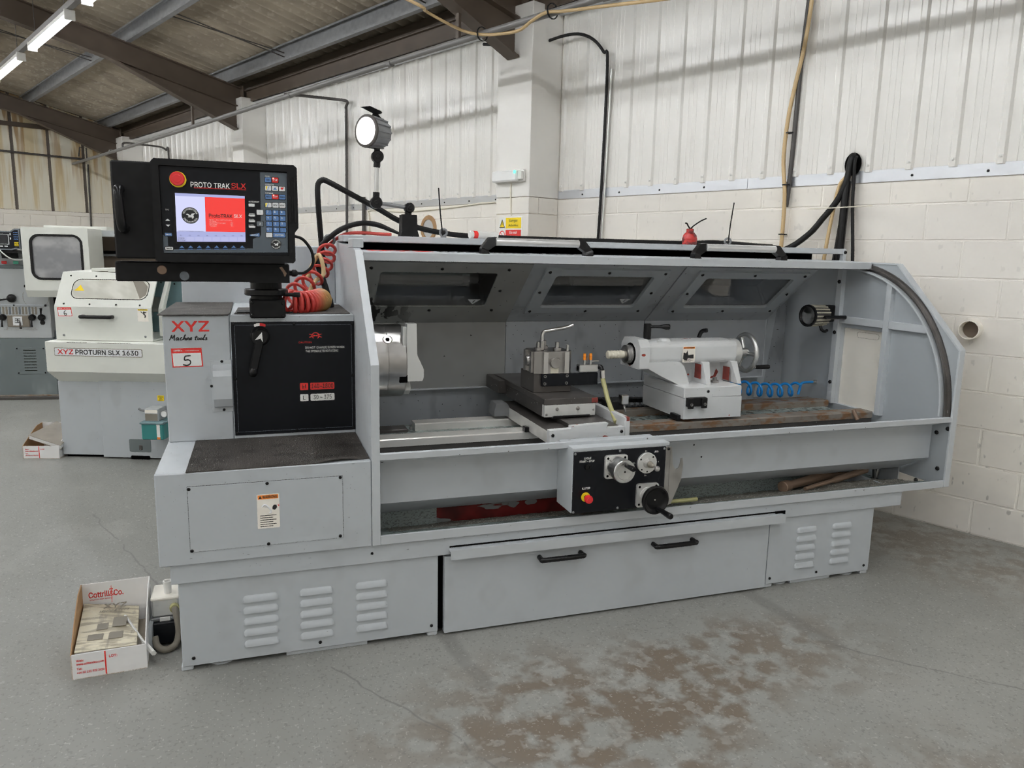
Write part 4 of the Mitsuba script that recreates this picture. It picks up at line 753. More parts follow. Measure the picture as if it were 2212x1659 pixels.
put(TP, 'stop_pin', cyl((1.885, .575, 1.167), (1.885, .575, 1.200), .007, 12), 'chrome', 40)
c0, c1, c2 = (1.751, 0.59, 1.191), (1.749, 0.59, 1.252), (1.918, 0.59, 1.298)
put(TP, 'lever_boss', cyl((c0[0], .59, 1.172), (c0[0], .59, 1.222), .0135, 16), 'steel', 40)
put(TP, 'lever', tube([(c0[0], .59, 1.215), (c1[0] + .002, .59, c1[2] - .01), (c1[0] + .008, .59, c1[2] + .008), (c1[0] + .024, .59, c1[2] + .017), (c2[0] - .04, .59, c2[2] - .012), c2], .0095, 12, 5), 'chrome', 50)
put(CA, 'post_base', bx(1.700, 1.905, .56, .76, .957, 1.056, .003), 'dark_steel')
pp = put(CA, 'post_plate', bx(1.738, 2.046, .54, .561, .992, 1.054, .002), 'black_panel')
for x, z in ((1.752, 1.043), (1.872, 1.044), (1.751, 1.006), (1.870, 1.006)): put(pp, 'cap_screw', rev([(.003, .002), (.005, .006), (.0075, .006), (.008, .001)][::-1], (x, .54, z), (0, -1, 0), 12), 'chain_steel')
mf = put(CA, 'coolant_manifold', bx(1.938, 2.043, .53, .58, 1.060, 1.098, .003), 'aluminium', label='aluminium coolant manifold with two orange taps')
put(mf, 'port', cyl((1.939, .555, 1.079), (1.937, .555, 1.079), .012, 14), 'void_black')
for x, s in ((1.974, 1), (2.008, 1)):
    put(mf, 'tap_body', cyl((x, .555, 1.096), (x, .555, 1.122), .007, 12), 'chrome', 40); put(mf, 'tap_cap', rev([(0, .034), (.007, .033), (.008, .018), (.0055, .017), (.008, .015), (.008, .001), (.006, 0)][::-1], (x, .555, 1.120), (0, 0, 1), 14), 'orange_plastic', 30)
put(mf, 'tap_lever', tube([(2.008, .55, 1.112), (2.03, .545, 1.116), (2.048, .54, 1.116)], .004, 8, 2), 'chrome'); put(mf, 'tap_lever', tube([(1.985, .552, 1.115), (1.990, .55, 1.130), (1.993, .55, 1.146)], .004, 8, 2), 'copper_brown')
ch_ = put(mf, 'coolant_hose', tube([(2.058, .515, 1.060), (2.062, .51, 1.02), (2.066, .49, .98), (2.064, .45, .93), (2.05, .36, .878), (2.04, .30, .845)], .012, 10, 5), 'hose_olive', 50, 'olive translucent coolant hose')
put(ch_, 'elbow', tube([(2.040, .545, 1.082), (2.054, .53, 1.086), (2.058, .52, 1.07)], .012, 10, 3), 'black_plastic', 50); put(ch_, 'ferrule', cyl((2.058, .517, 1.070), (2.062, .512, 1.028), .0135, 12), 'chrome', 40)
sd_ = put(CA, 'side_bracket', bx(2.040, 2.068, .205, .62, .778, .888, .003), 'white_casting'); put(sd_, 'red_edge', bx(2.046, 2.066, .2035, .23, .868, .889, .003), 'red_primer')
cl = put(CA, 'clamp_block', bx(2.10, 2.19, .50, .60, .86, .905, .003), 'black_oxide'); put(cl, 'bright_cube', bx(2.150, 2.190, .46, .50, .896, .945, .003), 'chrome'); put(cl, 'stalk', tube([(2.17, .48, .897), (2.165, .45, .87), (2.155, .42, .862)], .006, 8, 2), 'chain_steel')
put(cl, 'arm', bx(2.02, 2.18, .60, .66, .85, .875, .002), 'black_oxide')
dc = put(LA, 'cable_chain', bx(1.98, 2.9, 1.095, 1.15, .732, .740, .001), 'black_plastic', label='black cable drag chain with bright link pins')
for k in range(24):
    x = 2.0 + k * .0365; z = .785 - .00012 * (k - 8) ** 2 * (k > 8)
    put(dc, 'link', bx(x, x + .033, 1.09, 1.15, z - .012, z + .014, .003), 'black_oxide'); put(dc, 'pin', bx(x + .009, x + .024, 1.085, 1.091, z - .035, z - .011, .002), 'galvanised')
# control box of the apron
XB0, XB1, ZB0, ZB1, YB = 1.658, 2.122, .519, .825, -.055
CB = put(LA, 'apron_box', bx(XB0, XB1, YB, .11, ZB0 + .012, ZB1, .002), G)
put(CB, 'top_edge', bx(XB0 - .001, 2.134, YB - .002, -.003, ZB1 - .014, ZB1 + .001, .002), GL)
fp = put(CB, 'front_panel', bx(1.662, 2.115, YB - .0025, YB + .001, .530, .808, .001), 'black_panel')
for x, z in ((1.669, .800), (1.884, .801), (2.107, .797), (1.669, .536), (1.884, .538)): screw(fp, (x, YB - .0025, z), r=.006, mat='galvanised')
F0 = YB - .0025
put(fp, 'lettering', [text('CYCLE', .0085, (1.728, F0, 0.773), w=.034, bold=True), text('START - STOP', .0085, (1.726, F0, 0.76), w=.072, bold=True), text('E.STOP', .0085, (1.727, F0, 0.637), w=.038, bold=True),
    text('X-', .007, (2.015, F0, 0.788), bold=True), text('JOG', .0075, (2.066, F0, 0.783), w=.021, bold=True), text('Z-', .007, (1.958, F0, 0.736), bold=True), text('X+', .006, (2.017, F0, 0.676), bold=True), text('+', .006, (2.079, F0, 0.736))], 'white_label')
c = (1.728, -0.06, 0.739); pb = put(fp, 'push_button', rev([(0, .006), (.008, .006), (.009, .010), (.0125, .010), (.014, .006), (.014, 0)][::-1], (c[0], F0, c[2]), (0, -1, 0), 24), 'black_plastic', 30)
c = (1.725, -0.06, 0.602); mushroom(fp, (c[0], F0, c[2]), (0, -1, 0), .0185, h=.045)
def plate(parent, x0, z0, x1, z1):
    p = put(parent, 'mounting_plate', prism(rr(x0, z0, x1, z1, .012), 'y', F0 - .012, F0), 'alu_white')
    for x in (x0 + .013, x1 - .013):
        for z in (z0 + .013, z1 - .013): put(p, 'screw_hole', cyl((x, F0 - .0115, z), (x, F0 - .0126, z), .0055, 12), 'void_black')
    return p
p1_ = plate(fp, 1.809, .680, 1.918, .786); cx, cz = 1.863, .733
w1 = put(p1_, 'handwheel', rev([(0, .095), (.035, .095), (.041, .097), (.049, .096), (.052, .091), (.052, .055), (.049, .052), (.049, .012)][::-1], (cx, F0, cz), (0, -1, 0), 48), 'aluminium', 30)
put(w1, 'ring_groove', rev([(.034, .0945), (.034, .0962), (.037, .0962)], (cx, F0, cz), (0, -1, 0), 32), 'chrome'); put(w1, 'centre_hole', cyl((cx, F0 - .094, cz), (cx, F0 - .0962, cz), .004, 10), 'void_black')
hx, hz = cx + .004, cz + .028
put(w1, 'crank_handle', rev([(.006, 0), (.0085, .004), (.0095, .02), (.0115, .05), (.0115, .058), (.009, .062), (.006, .062), (.006, .060), (0, .060)], (hx, F0 - .09, hz), (.15, -1, -.05), 18), 'black_plastic', 30)
p2_ = plate(fp, 1.972, .534, 2.082, .643); cx, cz = 2.027, .588
w2 = put(p2_, 'handwheel', rev([(0, .078), (.040, .078), (.048, .082), (.058, .090), (.0645, .088), (.066, .080), (.062, .070), (.044, .066), (.030, .062), (.030, .012)][::-1], (cx, F0, cz), (0, -1, 0), 48), 'black_plastic', 30, 'black dished handwheel')
put(p2_, 'spindle_collar', rev([(.031, .060), (.037, .056), (.037, .014), (.040, .012)][::-1], (cx, F0, cz), (0, -1, 0), 36), 'aluminium', 30)
put(w2, 'centre_pin', cyl((cx, F0 - .077, cz), (cx, F0 - .080, cz), .004, 10), 'steel')
put(w2, 'crank_handle', rev([(.007, 0), (.009, .01), (.0105, .03), (.0135, .085), (.0135, .098), (.011, .103), (.007, .103), (.007, .100), (0, .100)], (cx + .012, F0 - .08, cz - .040), (.12, -1, -.06), 20), 'black_plastic', 30)
c = (2.018, -0.065, 0.738); jb = put(fp, 'jog_switch', rev([(.02, .012), (.046, .012), (.048, .010), (.048, 0)][::-1], (c[0], F0, c[2]), (0, -1, 0), 40), 'alu_white')
for a in (45, 150, 270, 225): put(jb, 'screw_hole', cyl((c[0] + .039 * math.cos(math.radians(a)), F0 - .0115, c[2] + .039 * math.sin(math.radians(a))), (c[0] + .039 * math.cos(math.radians(a)), F0 - .0126, c[2] + .039 * math.sin(math.radians(a))), .004, 10), 'void_black')
put(jb, 'boss', rev([(.011, .035), (.017, .035), (.019, .020), (.022, .012)][::-1], (c[0], F0, c[2]), (0, -1, 0), 20), 'chrome', 30); put(jb, 'gaiter', rev([(.004, .068), (.0085, .062), (.010, .055), (.0095, .052), (.0125, .047), (.012, .044), (.014, .038), (.014, .033)][::-1], (c[0], F0, c[2]), (0, -1, 0), 18), 'conduit_grey', 30)
put(jb, 'stick', tube([(c[0], F0 - .06, c[2]), (c[0], F0 - .09, c[2] - .001)], .004, 8, 1), 'chrome'); put(jb, 'ball', trimesh.creation.icosphere(3, .0125).apply_translation((c[0], F0 - .098, c[2] - .001)), 'chrome', True)
hkb = put(CB, 'hook_bracket', [bx(2.1155, 2.140, YB - .004, YB - .0015, .530, .805, .001)], 'steel', label='bent bright sheet-metal hook for cables')
hp = Polygon([(.566, -.002), (.832, -.002), (.832, .004), (.75, .014), (.735, .022), (.728, .034), (.735, .044), (.752, .050), (.775, .052), (.776, .062), (.745, .066), (.68, .060), (.62, .036), (.57, .014)])
put(hkb, 'hook', prism([(2.139 + v * 1.03, (u - .832) * 1.034 + .805) for u, v in hp.exterior.coords], 'y', YB - .006, YB - .003), 'steel')
screw(hkb, (2.128, YB - .004, .795), r=.007)
# ---------------------------------------------------------------- tailstock
TS = put(LA, 'tailstock', prism(Polygon([(.636, 1.110), (.636, 1.166), (.764, 1.166), (.764, 1.110)]).buffer(.034, quad_segs=5), 'x', 2.345, 2.925), 'white_casting', 30, 'white tailstock casting with chipped paint')
put(TS, 'nose', prism(Polygon([(.598, 1.062), (.598, 1.172), (.625, 1.205), (.775, 1.205), (.802, 1.172), (.802, 1.062)]).buffer(.008), 'x', 2.312, 2.372), 'white_casting', 30)
put(TS, 'nose_bore', cyl((2.3105, ys, 1.126), (2.315, ys, 1.126), .062, 28), 'void_black')
q = put(TS, 'quill', rev([(0, .046), (.030, .046), (.044, .042), (.050, .036), (.050, .018), (.052, .016), (.052, 0)][::-1], (2.315, ys, 1.126), (-1, 0, 0), 36), 'steel', 30)
pr_ = [(.020, 0)] + [x for k in range(5) for x in ((.0205, .018 + k * .018), (.0225, .023 + k * .018), (.0225, .028 + k * .018), (.0185, .033 + k * .018))] + [(.012, .104), (0, .106)]
put(q, 'plastic_plug', rev(pr_, (2.278, ys, 1.124), (-1, 0, 0), 28), 'cream_plastic', 40, 'cream ribbed plastic plug in the quill')
put(TS, 'tail_collar', rev([(.070, 0), (.078, .01), (.078, .055), (.070, .060), (.05, .062)], (2.925, ys, 1.122), (1, 0, 0), 36), 'alu_white', 30)
put(TS, 'filler_cap', rev([(0, .012), (.03, .012), (.034, .004), (.036, 0)][::-1], (2.50, .67, 1.199), (0, 0, 1), 20), 'white_casting', 30)
lk = put(TS, 'lock_lever', cyl((2.432, .74, 1.195), (2.432, .74, 1.286), .021, 20, .003), 'black_oxide', 40)
put(lk, 'arm', tube([(2.435, .73, 1.270), (2.48, .715, 1.271), (2.51, .70, 1.272)], .008, 10, 2), 'black_plastic', 50); put(lk, 'knob', rev([(.008, -.03), (.013, -.015), (.016, 0), (.016, .018), (.012, .024), (0, .025)], (2.52, .695, 1.272), (.8, -.5, 0), 16), 'black_plastic', 40)
put(TS, 'clamp_lever', tube([(2.79, .78, 1.20), (2.80, .77, 1.235), (2.815, .74, 1.245)], .012, 10, 3), 'black_plastic', 50)
warn(TS, 2.572, 1.087, 2.65, 1.174, .590)
put(TS, 'hand_mark', [prism([(2.575, 1.108), (2.578, 1.142), (2.592, 1.136), (2.602, 1.152), (2.606, 1.126), (2.640, 1.130), (2.640, 1.108), (2.606, 1.112), (2.600, 1.098), (2.585, 1.100)], 'y', .5878, .5885)], 'ink_black')
gus = [(2.318, 1.078), (2.382, 0.6, 1.05)[::2], (2.464, 0.6, 1.007)[::2], (2.589, 0.6, 0.951)[::2], (2.636, 0.6, 0.95)[::2], (2.593, 0.6, 1.067)[::2], (2.56, 1.09), (2.318, 1.09)]
put(TS, 'front_gusset', prism(gus, 'y', .60, .82), 'white_casting')
put(TS, 'web', prism([(2.56, 1.09), (2.92, 1.09), (2.945, .962), (2.58, .962)], 'y', .70, .80), 'white_casting')
put(TS, 'rib', hull([(2.70, .59, 1.085), (2.745, .59, 1.085), (2.71, .55, .964), (2.735, .55, .964), (2.70, .75, 1.085), (2.745, .75, 1.085), (2.71, .75, .964), (2.735, .75, .964)]), 'white_casting')
put(TS, 'rib', hull([(2.885, .59, 1.085), (2.925, .59, 1.085), (2.91, .55, .964), (2.935, .55, .964), (2.885, .75, 1.085), (2.925, .75, 1.085), (2.91, .75, .964), (2.935, .75, .964)]), 'white_casting')
for m_ in (bx(2.699, 2.7015, .60, .66, .99, 1.07, 0), bx(2.884, 2.886, .60, .66, .975, 1.05, 0), prism(Polygon([(2.80, .972), (2.86, .975), (2.88, 1.01), (2.865, 1.03), (2.85, .99)]), 'y', .698, .70)): put(TS, 'rust_patch', m_, 'red_primer')
for x in (2.60, 2.81): put(TS, 'clamp_bolt', rev([(0, .03), (.012, .03), (.013, .014), (.022, .012), (.023, 0)][::-1], (x, .625, .963), (0, 0, 1), 12), 'chain_steel')
tb = put(TS, 'base', bx(2.541, 2.905, .50, .95, .905, .963, .004), 'white_casting'); put(tb, 'lower_base', prism(Polygon([(2.541, .790), (2.541, .9035), (2.648, .9035), (2.652, .912), (2.712, .914), (2.716, .9045), (2.906, .9045), (2.906, .79)]), 'y', .498, .95), 'white_casting')
screw(tb, (2.69, .50, .938), r=.008); put(tb, 'wiper', bx(2.52, 2.541, .52, .60, .778, .81, .002), 'black_oxide')
jk = put(tb, 'jaw_stop', bx(2.553, 2.67, .478, .50, .862, .910, .002), 'black_oxide')
for x0 in (2.553, 2.636): put(jk, 'pad', bx(x0, x0 + .034, .468, .480, .852, .909, .003), 'black_oxide'); put(jk, 'cap_screw', rev([(.003, .002), (.005, .005), (.008, .005), (.0085, 0)][::-1], (x0 + .017, .468, .875), (0, -1, 0), 12), 'chain_steel')
hw = put(TS, 'handwheel', rev([(.104 + .014 * math.cos(a), .014 * math.sin(a)) for a in np.linspace(0, 2 * math.pi, 13)], (3.055, ys, 1.117), (1, 0, 0), 44), 'aluminium', True, 'aluminium spoked handwheel')
put(hw, 'hub', rev([(.028, -.07), (.03, .0), (.022, .015), (0, .016)], (3.055, ys, 1.117), (1, 0, 0), 20), 'aluminium', 30)
for a in (62, 182, 302): d_ = np.array([0, math.cos(math.radians(a)), math.sin(math.radians(a))]); put(hw, 'spoke', tube([np.array([3.05, ys, 1.117]) + d_ * .02, np.array([3.055, ys, 1.117]) + d_ * .098], .011, 10, 1), 'aluminium', 50)
put(hw, 'crank_handle', rev([(.006, 0), (.0085, .012), (.011, .03), (.0125, .085), (.0125, .105), (.010, .112), (0, .113)], (3.065, .64, 1.040), (1, -.06, 0), 16), 'black_plastic', 30); put(hw, 'handle_ferrule', cyl((3.055, .64, 1.040), (3.09, .638, 1.040), .009, 14), 'chrome', 40)
# blue air coil by the end guard
cbx = solo('air_hose', [helix([(3.16, 0.98, 0.856), (3.284, 0.985, 0.851), (3.428, 0.99, 0.833), (3.579, 1.0, 0.825), (3.694, 1.0, 0.827)], .040, 6.6, .0085, 8, 18, 2.0), tube([(3.705, 1.0, 0.79), (3.715, 1.0, 0.833), (3.723, 1.0, 0.86), (3.765, 1.02, 0.864), (3.845, 1.04, 0.861)], .0085, 8, 5)], 'hose_blue', 'bright blue coiled air hose beside the tailstock of the large lathe', 'hose', 50)
nz = np.array((3.834, 1.04, 0.86))
put(cbx, 'nozzle', rev([(.009, 0), (.009, .03), (.012, .032), (.012, .06), (.009, .062), (.010, .075), (.013, .076), (.013, .095), (0, .096)], nz, (1, .25, .02), 14), 'chrome', 30); put(cbx, 'tip', rev([(.013, 0), (.0145, .012), (.012, .024), (0, .025)], nz + np.array([.088, .022, .002]), (1, .25, .02), 14), 'black_plastic', 30)
solo('machine_bar', [cyl((2.975, .19, .470), (3.03, .215, .468), .030, 20, .004), tube([(3.01, .205, .468), (3.28, .30, .462), (3.54, .34, .468)], .026, 14, 1, radii=[.022, .026, .012])], 'copper_brown', 'brown conical boring bar lying at the left of the tray bars', 'bar', 30)
solo('machine_bar', [tube([(3.08, .14, .468), (3.314, .20, .478), (3.32, .201, .478), (3.63, .30, .485)], .015, 12, 1, radii=[.010, .012, .017, .018])], 'copper_brown', 'long thin brown bar lying across the swarf in the tray', 'bar', 50)
solo('machine_bar', [tube([(3.28, .33, .478), (3.47, .37, .482)], .010, 10, 1)], 'steel', 'short grey bar behind the conical boring bar in the tray', 'bar', 50)
put(LA, 'tray_prop', [tube([(3.80, .40, .39), (3.78, .40, .52)], .010, 10, 1), tube([(3.83, .42, .39), (3.855, .42, .52)], .012, 10, 1)], 'steel', 50)
solo('hose', tube([(2.24, .11, .480), (2.34, .10, .482), (2.40, .105, .482)], .011, 8, 3), 'hose_olive', 'short olive hose lying in the tray beside the black handwheel', 'hose', 50)
# ---------------------------------------------------------------- rubber mats, things on top
def mat(poly, z, n, label, wave=0.0, h=.004):
    p = Polygon(poly); x0, y0, x1, y1 = p.bounds; m = prism(p, 'z', z, z + h).subdivide_to_size(.04) if wave else prism(p, 'z', z, z + h)
    v = m.vertices.copy()
    if wave: v[:, 2] += wave * np.clip(np.sin((v[:, 0] - x1 + .22) * 16), 0, 1) * np.clip(1 - (v[:, 1] - y0) / .12, 0, 1) * (v[:, 0] > x1 - .22)
    k = solo('rubber_mat', trimesh.Trimesh(v, m.faces, process=False), 'mat_rubber', label, 'mat')
    if n:
        xs = np.linspace(x0 + .004, x1 - .004, n)
        rib = []
        for x in xs:
            c = p.intersection(LineString([(x, y0 - 1), (x, y1 + 1)]))
            if c.length > .02: ya, yb = c.bounds[1], c.bounds[3]; rib.append(hull([(x - .0011, ya + .003, z + h - .001), (x + .0011, ya + .003, z + h - .001), (x, ya + .003, z + h + .0014), (x - .0011, yb - .003, z + h - .001), (x + .0011, yb - .003, z + h - .001), (x, yb - .003, z + h + .0014)]))
        if wave:
            for r in rib:
                q = r.vertices; q[:, 2] += wave * np.clip(np.sin((q[:, 0] - x1 + .22) * 16), 0, 1) * np.clip(1 - (q[:, 1] - y0) / .12, 0, 1) * (q[:, 0] > x1 - .22)
        put(k, 'ribbing', rib, 'mat_rubber', kind='stuff')
a, b_, c, d_ = (0.113, 0.494, 0.818), (0.109, -0.0, 0.818), (0.794, 0.029, 0.818), (0.803, 0.464, 0.818)
mat([(a[0], .495), b_[:2], (.62, b_[1] + .005), (.795, b_[1] + .03), (.797, .495)], .8156, 150, 'dirty ribbed rubber mat on the ledge below the black gear panel', .012)
mat([(-.012, .485), (.266, .485), (.272, .62), (.268, 1.29), (-.008, 1.29)], 1.3645, 0, 'brown rubber mat on the headstock top left of the pendant arm')
mat([(.52, .53), (.785, .53), (.795, 1.1), (.55, 1.1)], 1.3645, 0, 'dark rubber mat on the headstock top under the red coiled hose')
mat([(.29, .54), (.352, .54), (.352, .9), (.30, .9)], 1.3645, 0, 'small dark rubber mat scrap on the headstock top left of the swivel block')
# ---------------------------------------------------------------- control pendant on its swivel arm
PD = thing('control_pendant', 'black control pendant with a lit screen and blue keys on a swivel arm', 'control panel')
yf = .30
put(PD, 'casing', bx(-.130, .50, yf + .045, yf + .17, 1.600, 1.970, .006), 'black_powder')
bzo = Polygon([(.016, 1.595), (.016, 1.968), (.028, 1.981), (.543, 1.983), (.555, 1.972), (.556, 1.735), (.541, 1.715), (.541, 1.602), (.532, 1.592), (.026, 1.590)])
bzi = rr(.044, 1.622, .517, 1.956, .004)
put(PD, 'bezel', [prism(bzo.difference(bzi), 'y', yf, yf + .055), prism(bzo.buffer(-.006), 'y', yf + .03, yf + .060)], 'black_powder')
fc = put(PD, 'face', prism(bzi.buffer(-.001), 'y', yf + .012, yf + .030), 'black_panel'); yp = yf + .0118
for k in range(3): put(PD, 'grip_rib', bx(.524 + .009 * k, .528 + .009 * k, yf - .003, yf + .002, 1.755, 1.935, .001), 'black_plastic')
X_ = lambda u: .043 + (u - 150) / 1790. * .4745         # along the face
def FX(u, v):                                   # face coordinates from a survey of the panel: columns lean with v
    return .0445 + (u - (148 + (v - 110) * .055)) / (1790 - 8) * .4725, 1.955 - (v - (115 + (u - 150) * .0523)) / 1225 * .333
put(fc, 'slate_area', [prism(Polygon([FX(1545, 205), FX(1935, 225), FX(1980, 1385), FX(215, 1335), FX(205, 1080), FX(270, 1110), FX(280, 1285), FX(1465, 1310), FX(1462, 1175), FX(1580, 1120), FX(1575, 980)]), 'y', yp - .0008, yp + .001)], 'panel_slate')
sc = put(fc, 'screen_bezel', prism(Polygon([FX(330, 465), FX(1360, 520), FX(1385, 1245), FX(360, 1210)]).buffer(-.003).buffer(.003).difference(Polygon([FX(365, 495), FX(1333, 548), FX(1358, 1212), FX(398, 1182)])), 'y', yp - .003, yp + .001), 'black_plastic')
def scr(poly, rgb, d=0.0, k=1.0, name='screen'): return put(fc, name, prism(Polygon(poly), 'y', yp - .0012 - d, yp + .0005 - d), 'black_panel', emitter=screen(rgb, k))
KS = .62
scr([FX(362, 490), FX(1336, 545), FX(1361, 1216), FX(395, 1186)], (.40, .43, .72), k=KS)
scr([FX(366, 535), FX(772, 556), FX(793, 1048), FX(390, 1035)], (.66, .68, .95), .0006, KS, 'screen_white')
scr([FX(774, 556), FX(1337, 585), FX(1352, 1070), FX(794, 1048)], (.90, .055, .045), .0006, KS, 'screen_red')
for k in range(8):
    u0 = 405 + k * 120; scr([FX(u0, 1115 + k * 3.6), FX(u0 + 108, 1118 + k * 3.6), FX(u0 + 110, 1182 + k * 3.6), FX(u0 + 2, 1179 + k * 3.6)], (.47, .49, .76), .0006, KS, 'screen_key')
ys_ = yp - .0024
def badge(parent, u, v, r):
    x, z = FX(u, v); c = Point(x, z)
    b = put(parent, 'badge', prism(c.buffer(r, quad_segs=10), 'y', ys_, ys_ + .0012), 'ink_black')
    f = lambda q: [(x + r * a, z + r * c_) for a, c_ in q]
    put(b, 'bird', [prism(Polygon(f([(-.52, .12), (-.3, .22), (.0, .02), (.2, .25), (.62, .32), (.35, .05), (.42, -.2), (.22, -.42), (.15, -.2), (-.05, -.25), (-.32, -.22), (-.18, -.08), (-.3, .05)])), 'y', ys_ - .0004, ys_ + .0002)], 'paper_white')
    for s_, a0, a1, fl in (('SOUTHWESTERN', 160, 20, 1), ('INDUSTRIES', 208, 332, -1)):
        out = []
        for i, ch in enumerate(s_):
            a = math.radians(a0 + (a1 - a0) * i / (len(s_) - 1)); n = np.array([math.cos(a), 0, math.sin(a)]); t = np.array([n[2], 0, -n[0]])
            if fl < 0: t, n2 = -t, -n
            else: n2 = n
            out.append(text(ch, r * .20, np.array([x, ys_, z]) + n * r * (.70 if fl > 0 else .90), t, n2, w=r * (.11 if ch == 'I' else .17 if fl < 0 else .20 if ch == 'W' else .15), bold=True))
        put(b, 'lettering', out, 'paper_white')
badge(fc, 577, 815, .0315); badge(fc, 1802, 1258, .0205)
def ft(s, u, v, h, w=None, m='paper_white', bold=False, align='c', shear=0, y=ys_): x, z = FX(u, v); return put(fc, 'lettering', text(s, h, (x, y, z), w=w, bold=bold, align=align, shear=shear), m)
K = .4725 / 1782
ft('ProtoTRAK', 835, 845, .0135, 330 * K, 'ink_black', True, 'l'); ft('SLX', 1185, 858, .013, 118 * K, 'paper_white', True, 'l')
for i, (s, w) in enumerate((('Version  - 5.11 (150714.08 1990)', 320), ('OPTIONS', 95), ('ADVANCED FEATURES', 230), ('NETWORK', 105), ('TRAINING', 95))): ft(s, 838 + 2 * i, 886 + 23 * i, .0042, w * K, 'paper_white', False, 'l')
for i in range(3): ft('NO', 1142 + 2 * i, 938 + 22 * i, .0042, 30 * K, 'paper_white', False, 'l')
ft('Copyright © Southwestern Industries, Inc.', 415, 1034, .003, 350 * K, 'ink_black', False, 'l'); ft('CHECK', 412, 1142, .006, 90 * K, 'ink_black', False, 'l'); ft('SYSTEM', 408, 1172, .006, 100 * K, 'ink_black', False, 'l')
for k in range(8): ft(f'F{k + 1}', 452 + 121 * k, 1104 + 3.6 * k, .004, None, 'ink_black')
ft('PROTO TRAK', 578, 412, .019, 540 * K, 'paper_white', True, 'l', y=yp - .0008); ft('SLX', 1142, 432, .0195, 208 * K, 'key_red', True, 'l', y=yp - .0008)
put(fc, 'red_underline', [prism(Polygon([FX(620, 416), FX(1352, 452), FX(1352, 456), FX(620, 420)]), 'y', yp - .001, yp), prism(Polygon([FX(620, 424), FX(1352, 460), FX(1352, 464), FX(622, 430)]), 'y', yp - .001, yp)], 'key_red')
x, z = FX(405, 300); mushroom(PD, (x, yp, z - .002), (.0, -1, 0), .0265, h=.042)
def key(u, v, w, h, m, s=None, sm='white_label', sh=.0075, poly=None, name='key', off=(0, 0)):
    x, z = FX(u, v); q = Polygon(poly) if poly else rr(x - w * K / 2, z - h * K / 2, x + w * K / 2, z + h * K / 2, .0022, 3)
    k = put(fc, name, prism(q, 'y', yp - .0035, yp + .0005), m)
    put(fc, 'key_surround', prism(q.buffer(.0022, quad_segs=3), 'y', yp - .0010, yp + .0006), 'ink_black')
    if s: put(k, 'lettering', text(s, sh, (x + off[0], yp - .0035, z - sh * .5 + off[1]), bold=True, w=None if len(s) < 3 else w * K * .72), sm)
    return k
for r, row in enumerate((('7', '8', '9'), ('4', '5', '6'), ('1', '2', '3'), ('+/-', '0', '.'))):
    for c, s in enumerate(row): key(1682 + 101 * c + 6 * r, 790 + 84 * r + 5 * c, 86, 68, 'key_blue', s, off=(-.003, .003))
key(1698, 1120, 92, 66, 'key_white', None); key(1846, 1126, 180, 66, 'key_blue', 'RESTORE', sh=.006)
key(1662, 318, 88, 70, 'key_blue', 'GO', 'ink_black', .006); k = key(1766, 322, 92, 74, 'key_red', 'STOP', 'paper_white', .006)
for u, v in ((1737, 298), (1748, 540)): x, z = FX(u, v); put(fc, 'indicator_light', cyl((x, yp - .003, z), (x, yp - .0045, z), .003, 10), 'red_plastic', emitter=screen((1, .25, .2), 2.0))
key(1667, 438, 90, 70, 'key_white', None); k = key(1768, 443, 90, 68, 'key_white', None); k2 = key(1870, 450, 90, 68, 'key_white', None)
for kk, u, v, s, m in ((k, 1768, 443, 1, 'key_blue'), (k2, 1870, 450, -1, 'key_red')): put(kk, 'arrow', prism(Polygon([FX(u - 28, v + 18 * s), FX(u + 28, v + 20 * s), FX(u, v - 18 * s)]), 'y', yp - .0042, yp - .003), m)
for v in (438, 682): put(fc, 'key_icon', [prism(Polygon([FX(1632, v - 28), FX(1660, v - 26), FX(1648, v + 6), FX(1640, v + 26), FX(1634, v + 24)]), 'y', yp - .0042, yp - .003)], 'yellow_plastic'); put(fc, 'key_icon', [prism(Polygon([FX(1655, v + 30), FX(1675, v - 28), FX(1682, v - 28), FX(1664, v + 30)]), 'y', yp - .0042, yp - .003)], 'key_blue')
key(1675, 562, 92, 68, 'key_blue', 'REV', 'ink_black', .006); key(1774, 564, 92, 70, 'key_red', 'OFF', 'paper_white', .006); key(1876, 570, 90, 68, 'key_blue', 'FWD', 'ink_black', .006)
key(1676, 682, 90, 66, 'key_white', None); key(1780, 686, 90, 70, 'key_white', 'INC SET', 'ink_black', .0045); key(1880, 690, 90, 70, 'key_white', 'ABS SET', 'ink_black', .0045)
ft('FEED', 1654, 276, .0046, 68 * K, bold=True, y=yp - .0012); ft('OVERRIDE', 1688, 396, .0046, 130 * K, bold=True, y=yp - .0012); ft('SPINDLE', 1685, 518, .0046, 112 * K, bold=True, y=yp - .0012); ft('ACCESSORY', 1466, 642, .0050, 155 * K, bold=True, y=yp - .001)
key(1434, 680, 88, 44, 'key_white'); key(1556, 786, 92, 72, 'key_white', 'X', 'lathe_pale', .007); key(1562, 952, 92, 70, 'key_grey', 'Z', 'white_label', .008)
for v, s in ((830, 'IN/MM'), (912, 'IN/ABS'), (994, 'LOOK')): key(1440 + (v - 830) * .04, v, 92, 28, 'key_white'); ft(s, 1438, v - 20, .0035, 74 * K, bold=True, y=yp - .001)
key(1486, 1115, 150, 50, 'key_blue', 'MODE', 'white_label', .005, poly=[FX(1412, 1112), FX(1555, 1088), FX(1558, 1142), FX(1420, 1124)]); key(280, 1078, 94, 40, 'key_blue', 'HELP', 'white_label', .005); key(292, 1275, 104, 46, 'key_white', 'BACK', 'ink_black', .005)
